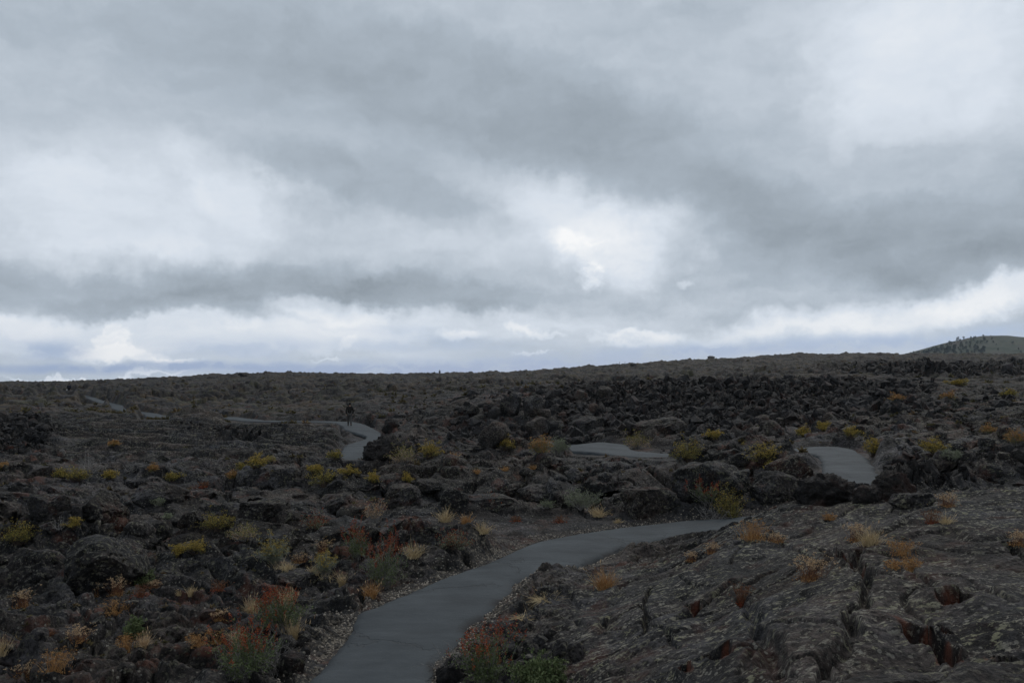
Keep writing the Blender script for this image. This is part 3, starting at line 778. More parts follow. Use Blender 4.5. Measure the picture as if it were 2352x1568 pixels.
ROCKS = [
 ('boulder', 215, 1338, 186, 96, 'largest rounded dark boulder above the tan dried stalks near the left edge'),
 ('boulder', 62, 1348, 150, 92, 'speckled rounded boulder touching the left side of the largest boulder'),
 ('block', 136, 1292, 62, 48, 'small wedge of lava squeezed above the two big rounded boulders'),
 ('slab', 668, 1346, 100, 34, 'low black flat rock lying between the two grey green rabbitbrush bushes'),
 ('block', 148, 1246, 44, 40, 'black block standing just below a small golden flower clump at left'),
 ('boulder', 640, 1118, 76, 46, 'smooth dark hump of rock beside the dark bush with yellow sprays'),
 ('slab', 606, 1188, 112, 50, 'broad tilted slab over a black gap above the sprawling yellow green shrub'),
 ('block', 655, 1200, 62, 36, 'broken block leaning under the broad tilted slab'),
 ('boulder', 345, 1158, 112, 44, 'wide smooth swelling of lava below the small pale yellow green tuft'),
 ('boulder', 216, 1188, 104, 48, 'bulging lava toe over a dark hollow above the small golden clump'),
 ('slab', 104, 1186, 92, 60, 'stacked layered outcrop with a brown ledge at far left'),
 ('boulder', 440, 1204, 56, 34, 'brownish lump of lava directly above the sprawling yellow green shrub'),
 ('boulder', 772, 1178, 92, 48, 'grey hump with red streaks behind the pale grey bush'),
 ('boulder', 922, 1152, 84, 46, 'domed lava lump below the two small yellow tufts'),
 ('slab', 998, 1124, 98, 26, 'thin flat ledge overhanging a black crack behind the tan grass tufts'),
 ('boulder', 1042, 1162, 64, 36, 'round knobbly boulder in front of the black cave mouth'),
 ('slab', 1114, 1168, 150, 30, 'low flat topped rock with short red and green growth'),
 ('slab', 1172, 1138, 100, 36, 'smooth plate lying over the left half of the cave mouth'),
 ('slab', 1238, 1144, 100, 38, 'speckled plate roofing the middle of the cave mouth'),
 ('boulder', 1496, 1184, 118, 78, 'big brown rounded mass closing the cave on its right side'),
 ('slab', 1648, 1142, 190, 96, 'great cracked outcrop with red bush in front of it'),
 ('block', 1828, 1098, 124, 64, 'squared speckled block standing at the inner bend of the path'),
 ('boulder', 1788, 1152, 108, 66, 'grey brown boulder below the squared block by the path bend'),
 ('clinker', 1912, 1160, 112, 60, 'jagged black clinker heap standing in front of the path bend'),
 ('clinker', 2004, 1152, 56, 34, 'smaller brown clinker lump beside the jagged black heap'),
 ('boulder', 2112, 1164, 84, 36, 'smooth grey boulder half hidden behind the lichen covered dome'),
 ('clinker', 2066, 1146, 76, 52, 'dark knobbly rock between the path bend and the smooth grey boulder'),
 ('slab', 1132, 1030, 60, 72, 'tall flat slab leaning to the right in the dark collapse', (0, 38)),
 ('block', 1177, 958, 54, 56, 'upright pale block, left one of a pair on the collapse wall'),
 ('block', 1224, 960, 54, 58, 'upright pale block, right one of a pair on the collapse wall'),
 ('slab', 1235, 1000, 56, 44, 'ribbed tilted slab below the pair of upright pale blocks', (0, -25)),
 ('block', 1089, 952, 36, 26, 'small pointed block left of the pair of upright pale blocks'),
 ('slab', 1348, 990, 76, 40, 'broad grey slab sloping left above the middle stretch of path', (10, -14)),
 ('slab', 1518, 994, 112, 42, 'wide rounded slab with a crack below the black rubble field', (6, -8)),
 ('clinker', 885, 1054, 84, 48, 'dark red brown clinker heap at the right side of the path bend'),
 ('clinker', 897, 988, 30, 26, 'small black clinker knob beyond the path bend near the walker'),
 ('block', 1186, 1478, 42, 22, 'flat grey brown stone, highest of the loose stones beside the asphalt'),
 ('block', 1171, 1514, 46, 40, 'blackest loose stone among the rocks by the red tipped bush'),
 ('block', 1243, 1480, 34, 20, 'small pale stone among the loose rocks'),
 ('block', 1222, 1502, 52, 28, 'brown loose stone under the small pale stone'),
 ('block', 1217, 1516, 32, 13, 'thin flat stone sunk between loose rocks'),
 ('block', 1172, 1530, 34, 18, 'rounded grey stone just above the leafy green bush'),
 ('block', 1257, 1470, 46, 26, 'upper right dark stone in the pile of loose rocks'),
 ('block', 1288, 1507, 50, 34, 'reddish brown block at the right end of the loose rocks'),
 ('block', 1324, 1518, 38, 48, 'upright lichen spotted stone leaning on the dome'),
 ('block', 1095, 1502, 42, 34, 'brown stone at the broken margin of the asphalt'),
 ('block', 1060, 1537, 34, 26, 'stone under the bare pale twigs beside the asphalt'),
 ('clinker', 1040, 1568, 56, 46, 'dark lump at the bottom margin of the asphalt'),
 ('block', 694, 1477, 34, 26, 'small dark block below the tall tan grass tuft by the gravel'),
 ('block', 668, 1544, 62, 54, 'dark block between the red bush and the asphalt'),
 ('block', 697, 1507, 28, 24, 'small stone at the gravel margin left of the asphalt'),
 ('boulder', 397, 1458, 38, 22, 'brown rounded cobble beside the green sprout'),
 ('boulder', 457, 1458, 42, 22, 'dull cobble above the orange low plants'),
 ('block', 650, 1492, 46, 30, 'broken block behind the red bush'),
 ('block', 1454, 840, 15, 9, 'lone dark rock standing up on the skyline right of two thin posts'),
 ('block', 558, 864, 24, 12, 'dark knob on the left skyline rise'),
 ('block', 1634, 822, 18, 7, 'small pointed rock on the right skyline'),
]
for rk in ROCKS:
    rock(rk[0], rk[1], rk[2], rk[3], rk[4], rk[5], lean=rk[6] if len(rk) > 6 else (0, 0), sub=5 if rk[3] > 70 else 4, sink=.2 if 1080 < rk[1] < 1270 and rk[2] < 1032 else .45)

# loose blocks scattered over the flow, by zone
def scatter(zone, n, x0, x1, y0, y1, w0, w1, kinds, label, group):
    rng = random.Random(zone)
    k = 0
    while k < n:
        x, y = rng.uniform(x0, x1), rng.uniform(y0, y1)
        p, _ = hit(x, y)
        e, _z = path_dist(np.array([p.x]), np.array([p.y]))
        k += 1
        if e[0] < 0.5: continue
        w = rng.uniform(w0, w1) ** 1.0
        rock(rng.choice(kinds), x, y, w, w * rng.uniform(.4, .75), label, sub=3, seed=zone * 10 + rng.randrange(5), rz=rng.uniform(0, 360), lean=(rng.uniform(-14, 14), rng.uniform(-14, 14)), sink=.5, group=group)
scatter(1, 8, 0, 760, 1090, 1240, 24, 62, ['boulder', 'block', 'block', 'slab'], 'dark broken block among the rough lava humps across the left middle ground', 'lava blocks of the left middle ground')
scatter(2, 26, 0, 780, 1360, 1560, 14, 40, ['block', 'slab', 'slab', 'boulder'], 'low dark stone on the plant dotted crust at the lower left', 'stones on the lower left crust')
scatter(3, 14, 860, 1540, 1060, 1110, 20, 60, ['slab', 'slab', 'block'], 'flat plate lying on the broken shelf above the cave', 'plates on the broken shelf')
scatter(4, 24, 1580, 2352, 1040, 1120, 18, 60, ['boulder', 'clinker', 'block', 'slab'], 'speckled block on the rough ground around the upper path bend', 'blocks around the upper path bend')
scatter(5, 34, 1030, 1420, 900, 1020, 14, 40, ['block', 'slab', 'clinker'], 'broken block in the dark collapse at the centre', 'blocks in the collapse')
scatter(6, 30, 1020, 1180, 1430, 1540, 9, 20, ['block', 'clinker'], 'small dark stone in the pile beside the crumbled asphalt margin', 'small stones by the asphalt')
scatter(7, 14, 1700, 2352, 960, 1040, 16, 50, ['boulder', 'slab', 'block'], 'hump of lava on the slope between the rubble and the upper path', 'humps on the right slope')

# clinker fields: rubble nobody could count
def rubble():
    rng = np.random.default_rng(4)
    protos = [rock_shape(k, s, 2) for k, s in (('clinker', 1), ('clinker', 2), ('block', 3), ('clinker', 4), ('block', 5), ('clinker', 6))]
    V, Fc, nv = [], [], 0
    for q in range(8):
        v0, f0 = _ICO[1]
        vv = v0 * rng.uniform(.45, 1.25, (len(v0), 1)) + rng.normal(size=v0.shape) * .10
        protos.append((vv.astype(np.float32), f0))
    zones = [(1300, 2150, 42, 78, 6500, .08, .55), (1500, 2352, 36, 60, 1500, .06, .40), (0, 112, 38, 58, 1000, .12, .42), (1960, 2352, 95, 160, 900, .2, .9),
             (1040, 1420, 42, 62, 1500, .12, .5), (400, 670, 46, 54, 700, .06, .3), (860, 960, 37, 46, 500, .08, .3), (1840, 2060, 14.5, 17.5, 500, .03, .14), (2040, 2352, 17, 24, 450, .05, .22)]
    for x0, x1, d0, d1, n, s0, s1 in zones:
        px = rng.uniform(x0, x1, n); d = np.exp(rng.uniform(math.log(d0), math.log(d1), n))
        edge = fbm(px * 0.012, np.log(d) * 9, 3, 7)
        x = (px - CX) / F * d
        for k in range(n):
            if edge[k] < -0.2: continue
            p = ground_at(x[k], d[k])
            v, f = protos[int(rng.integers(14)) if rng.random() < .25 else int(rng.integers(6, 14))]
            s = (s0 + (s1 - s0) * rng.random() ** 3.0) * (.75 + .6 * max(0, edge[k]))
            a = Euler(rng.uniform(0, 6.28, 3)).to_matrix(); a = np.array(a)
            V.append(((v * (s * rng.uniform(.7, 1.2, 3))) @ a.T + np.array(p) + np.array([0, 0, s * .25])).astype(np.float32)); Fc.append(f + nv); nv += len(v)
    o = mesh_obj('lava_rubble', np.concatenate(V), np.concatenate(Fc), MAT['lava_clinker'], smooth=False)
    tag(o, 'black clinker rubble spread over the flow', 'rubble', kind='stuff')
rubble()
# ------------------------------------------------------------------ plants
def unit(v): return v / (np.linalg.norm(v, axis=-1, keepdims=True) + 1e-9)

def blades(rng, p0, d0, L, w, bend, lev=4):
    """tapered bent blades, 3-sided: p0 (n,3) roots, d0 (n,3) directions, L (n,) lengths"""
    n = len(p0); t = np.linspace(0, 1, lev)
    side = unit(np.cross(d0, rng.normal(size=(n, 3)))); up = unit(np.cross(d0, side))
    drift = rng.normal(size=(n, 3)) * bend; drift[:, 2] -= np.abs(bend) * 0.7
    V = []
    for k, q in enumerate(t):
        c = p0 + d0 * (L * q)[:, None] + drift * (L * q * q)[:, None]
        ww = (w * (1 - 0.85 * q))[:, None] if np.ndim(w) else w * (1 - 0.85 * q)
        for a in range(3):
            an = a * 2.0944
            V.append(c + (side * math.cos(an) + up * math.sin(an)) * ww)
    V = np.stack(V, 1)                      # n, lev*3, 3
    f = []
    for k in range(lev - 1):
        for a in range(3):
            b = (a + 1) % 3
            f.append((k*3 + a, k*3 + b, k*3 + 3 + b, k*3 + 3 + a))
    f = np.array(f)
    Fq = (f[None] + (np.arange(n) * lev * 3)[:, None, None]).reshape(-1, 4)
    tip = p0 + d0 * L[:, None] + drift * L[:, None]
    def at(q): return p0 + d0 * (L * q)[:, None] + drift * (L * q * q)[:, None]
    return V.reshape(-1, 3), Fq, tip, at

def leaves(rng, p, d, L, w):
    """small folded leaf blades (two quads each)"""
    n = len(p)
    s = unit(np.cross(d, rng.normal(size=(n, 3)))); u = np.cross(s, d)
    L = np.asarray(L)[:, None]; w = np.asarray(w)[:, None]
    a = p; m1 = p + d * L * .45 + u * w * .35; tp = p + d * L
    V = np.stack([a, m1 + s * w, tp, m1 - s * w, m1 - u * w * .7], 1)
    f = np.array([(0, 1, 2, 4), (0, 4, 2, 3)])
    return V.reshape(-1, 3), (f[None] + (np.arange(n) * 5)[:, None, None]).reshape(-1, 4)

def cone_dirs(rng, n, spread, flat=0.0):
    a = rng.uniform(0, 2 * math.pi, n); th = spread * np.sqrt(rng.random(n))
    return np.stack([np.sin(th) * np.cos(a), np.sin(th) * np.sin(a), np.cos(th)], 1)

GREYGREEN = [(.15, .17, .105), (.21, .23, .145), (.27, .285, .19)]
OLIVE = [(.12, .13, .04), (.20, .185, .05), (.28, .24, .06)]
GREEN = [(.07, .095, .038), (.11, .14, .058), (.155, .18, .08)]
GOLD = [(.25, .17, .038), (.38, .265, .055), (.47, .355, .085)]
RED = [(.18, .034, .018), (.29, .055, .022), (.33, .10, .035)]
STRAW = [(.34, .245, .13), (.48, .37, .21), (.58, .47, .29)]
ORANGE = [(.26, .12, .045), (.36, .19, .07), (.44, .28, .12)]
TAN = [(.36, .23, .13), (.50, .35, .20), (.60, .45, .28)]
RUSTY = [(.10, .045, .025), (.16, .07, .035), (.21, .11, .06)]
for _n, _c in dict(greygreen=GREYGREEN, olive=OLIVE, green=GREEN, gold=GOLD, red=RED, straw=STRAW, orange=ORANGE, tan=TAN, rusty=RUSTY).items():
    MAT[_n] = leaf_material('plant_' + _n, _c)
MAT['twig_grey'] = leaf_material('twig_grey', [(.12, .11, .10), (.20, .185, .17), (.27, .255, .24)])
MAT['twig_brown'] = leaf_material('twig_brown', [(.05, .036, .028), (.085, .062, .046)])

def build_plant(kind, name, cat, x, yb, w, h, label, seed=None, group=None):
    seed = seed or int(x * 13 + yb * 7) % 99991
    rng = np.random.default_rng(seed)
    p, nrm = hit(x, yb)
    d = p.y / CT; px = d / F * 2352 / 1024          # metres per rendered pixel
    W, H = w * d / F, h * d / F
    if NAME_OF[kind][1] == 'shrub': W, H = W * 1.12, H * (1.32 if kind == 'gold' else 1.2)
    root = empty(name, (p.x, p.y, p.z - 0.02), 0)
    tag(root, label, cat, group)
    det = float(np.clip((w * h / 2500.0), 0.35, 3.0))
    def part(nm, VF, mat):
        V = np.concatenate([v for v, f in VF]); off = 0; Fs = []
        for v, f in VF: Fs.append(f + off); off += len(v)
        return mesh_obj(nm, V, np.concatenate(Fs), MAT[mat], parent=root)
    tw = max(0.0026, px * 0.24)                    # finest stem half width
    def fit(v):                                    # scale a unit plant (radius .5, height 1) to size
        return v
    if kind in ('tuft', 'tuft_orange', 'straw_flat', 'tuft_grey'):
        n = int(150 * det ** .7) + 50
        base = rng.normal(size=(n, 3)) * [W * .12, W * .12, 0]
        sp = 1.25 if kind == 'straw_flat' else 0.62
        dd = cone_dirs(rng, n, sp)
        dd[:, 0] *= np.clip(W / max(H, .01), .5, 3.0); dd = unit(dd)
        L = H * rng.uniform(.55, 1.12, n)
        if kind == 'straw_flat': dd[:, 2] *= .35; dd = unit(dd); L = W * rng.uniform(.3, .6, n)
        a = blades(rng, base, dd, L, tw * rng.uniform(.7, 1.2, n), .22)
        part('blades', [a[:2]], {'tuft': 'straw', 'tuft_orange': 'orange', 'straw_flat': 'straw', 'tuft_grey': 'tan'}[kind])
        k = max(6, n // 6)
        q = leaves(rng, a[2][:k] - dd[:k] * L[:k, None] * .18, dd[:k], L[:k] * .22, np.maximum(L[:k] * .03, tw * 1.6))
        part('seed_sprays', [q], 'tan')
    elif kind in ('stalks', 'stalks_red', 'stalks_orange'):
        n = int(60 * det ** .7) + 20
        base = rng.normal(size=(n, 3)) * [W * .2, W * .2, 0]
        dd = unit(cone_dirs(rng, n, .55) * [np.clip(W / max(H, .01), .6, 2.5), 1, 1])
        L = H * rng.uniform(.6, 1.0, n)
        a = blades(rng, base, dd, L, tw * .9, .12)
        part('stems', [a[:2]], {'stalks': 'rusty', 'stalks_red': 'rusty', 'stalks_orange': 'orange'}[kind])
        k = 7; s = max(0.008, px * .42)
        hp = np.repeat(a[2], k, 0) + rng.normal(size=(n * k, 3)) * [s * 1.3, s * 1.3, s * .6]
        q = leaves(rng, hp, unit(rng.normal(size=(n * k, 3)) + [0, 0, .6]), np.full(n * k, s * 1.5), np.full(n * k, s * .7))
        part('seed_sprays', [q], {'stalks': 'tan', 'stalks_red': 'rusty', 'stalks_orange': 'orange'}[kind])
        m = n * 4
        bp = rng.normal(size=(m, 3)) * [W * .24, W * .24, 0]; bp[:, 2] = np.abs(rng.normal(size=m)) * H * .10
        q = leaves(rng, bp, unit(rng.normal(size=(m, 3)) + [0, 0, .8]), np.full(m, max(.02, px * 1.2)), np.full(m, max(.006, px * .4)))
        part('leaves', [q], {'stalks': 'orange', 'stalks_red': 'red', 'stalks_orange': 'orange'}[kind])
    elif kind == 'twigs':
        n = int(16 * det ** .5) + 8
        base = rng.normal(size=(n, 3)) * [W * .15, W * .1, 0]
        dd = unit(cone_dirs(rng, n, .95) * [np.clip(W / max(H, .01), .7, 2.2), .8, 1])
        a = blades(rng, base, dd, H * rng.uniform(.6, 1.1, n), tw * 1.25, .3, 5)
        VF = [a[:2]]
        for q in (.35, .5, .62, .74, .85):
            b = blades(rng, a[3](q), unit(dd + rng.normal(size=(n, 3)) * .55), H * rng.uniform(.15, .42, n), tw * .8, .35)
            VF.append(b[:2])
        part('twigs', VF, 'twig_grey')
    else:
        spec = dict(
            rabbit=dict(st='twig_grey', lf='greygreen', fl='gold', spread=.62, nl=26, asp=.10, leaf=.040, fpos='tip', nf=9, straw=True),
            gold=dict(st='twig_brown', lf='olive', fl='gold', spread=.95, nl=12, asp=.18, leaf=.028, fpos='top', nf=8),
            olive=dict(st='twig_brown', lf='olive', fl='gold', spread=1.0, nl=22, asp=.18, leaf=.030, fpos='top', nf=3),
            sage=dict(st='twig_grey', lf='greygreen', fl='greygreen', spread=.9, nl=24, asp=.16, leaf=.030, fpos='top', nf=2),
            redbush=dict(st='twig_grey', lf='green', fl='red', spread=.85, nl=22, asp=.22, leaf=.036, fpos='spike', nf=24),
            redlow=dict(st='twig_brown', lf='greygreen', fl='red', spread=1.2, nl=20, asp=.22, leaf=.03, fpos='top', nf=4),
            herb=dict(st='twig_brown', lf='green', fl='green', spread=1.0, nl=26, asp=.30, leaf=.042, fpos='top', nf=2),
            mixed=dict(st='twig_grey', lf='olive', fl='orange', spread=.9, nl=16, asp=.2, leaf=.03, fpos='top', nf=10),
            greytop=dict(st='twig_grey', lf='tan', fl='red', spread=.6, nl=10, asp=.12, leaf=.04, fpos='top', nf=1),
            dull=dict(st='twig_grey', lf='tan', fl='olive', spread=1.0, nl=12, asp=.16, leaf=.03, fpos='top', nf=5))[kind]
        n = int(38 * det ** .6) + 14
        base = rng.normal(size=(n, 3)) * [W * .07, W * .07, 0]
        dd = unit(cone_dirs(rng, n, spec['spread']) * [np.clip(W / max(H, .01) * .75, .55, 2.2), .9, 1])
        # dome-shaped reach
        L = 1.0 / np.sqrt((np.hypot(dd[:, 0], dd[:, 1]) / (W * .52)) ** 2 + (dd[:, 2] / (H * .92)) ** 2) * rng.uniform(.62, 1.05, n)
        a = blades(rng, base, dd, L, tw * 1.1, .16, 5)
        VF = [a[:2]]; tips = [a[2]]; tdir = [dd]; subs = []
        for q in (.45, .62, .76, .88):
            bd = unit(dd + rng.normal(size=(n, 3)) * .5); bl = L * rng.uniform(.16, .34, n)
            b = blades(rng, a[3](q), bd, bl, tw * .75, .2, 3)
            VF.append(b[:2]); tips.append(b[2]); tdir.append(bd); subs.append((b, bd, bl))
        part('stems', VF, spec['st'])
        ls = max(spec['leaf'], px * 1.5)
        pos, dr = [], []
        for b, bd, bl in subs + [(a, dd, L)]:
            for k in range(max(2, int(spec['nl'] / 5 * min(1.6, det ** .3)))):
                q = rng.uniform(.15 if bl is not L else .5, 1.0, n)
                c = b[3](0) * 0
                c = b[3](float(rng.uniform(.3, 1))) if bl is L else b[3](float(rng.uniform(.1, 1)))
                pos.append(c + rng.normal(size=(n, 3)) * ls * .35); dr.append(unit(bd * .8 + rng.normal(size=(n, 3)) * .7 + [0, 0, .25]))
        pos, dr = np.concatenate(pos), np.concatenate(dr)
        m = len(pos)
        LL = ls * rng.uniform(.6, 1.2, m)
        part('leaves', [leaves(rng, pos, dr, LL, np.maximum(LL * spec['asp'], px * .32))], spec['lf'])
        T = np.concatenate(tips); TD_ = np.concatenate(tdir)
        hi = T[:, 2] + rng.normal(size=len(T)) * H * .12
        if spec['fpos'] == 'spike':
            top = np.argsort(-hi)[:max(7, int(len(T) * .12))]
        elif spec['fpos'] == 'tip':
            top = np.argsort(-hi)[:int(len(T) * .40)]
        else:
            top = np.argsort(-hi)[:int(len(T) * .62)]
        k = spec['nf']; T, TD_ = T[top], TD_[top]; m = len(T) * k
        fs = max(.014, px * .75)
        if spec['fpos'] == 'spike':
            along = rng.uniform(-.5, .9, (len(T), k)) * min(.11, H * .16)
            ctr = T[:, None, :] + (unit(TD_ + [0, 0, .9]))[:, None, :] * along[:, :, None]
            ctr = ctr.reshape(-1, 3) + rng.normal(size=(m, 3)) * fs * .8
        else:
            ctr = np.repeat(T, k, 0) + rng.normal(size=(m, 3)) * [fs * 1.3, fs * 1.3, fs * .6]
        q = leaves(rng, ctr, unit(rng.normal(size=(m, 3)) + [0, 0, .7]), fs * rng.uniform(.8, 1.6, m), fs * rng.uniform(.35, .6, m))
        part('seed_clumps' if spec['fl'] in ('red', 'orange') else 'blossoms', [q], spec['fl'])
        if spec.get('straw'):
            nb = 40
            bb = rng.normal(size=(nb, 3)) * [W * .2, W * .2, 0]
            b = blades(rng, bb, cone_dirs(rng, nb, 1.0), H * rng.uniform(.2, .5, nb), tw, .3)
            part('dead_lower_leaves', [b[:2]], 'straw')
    return root

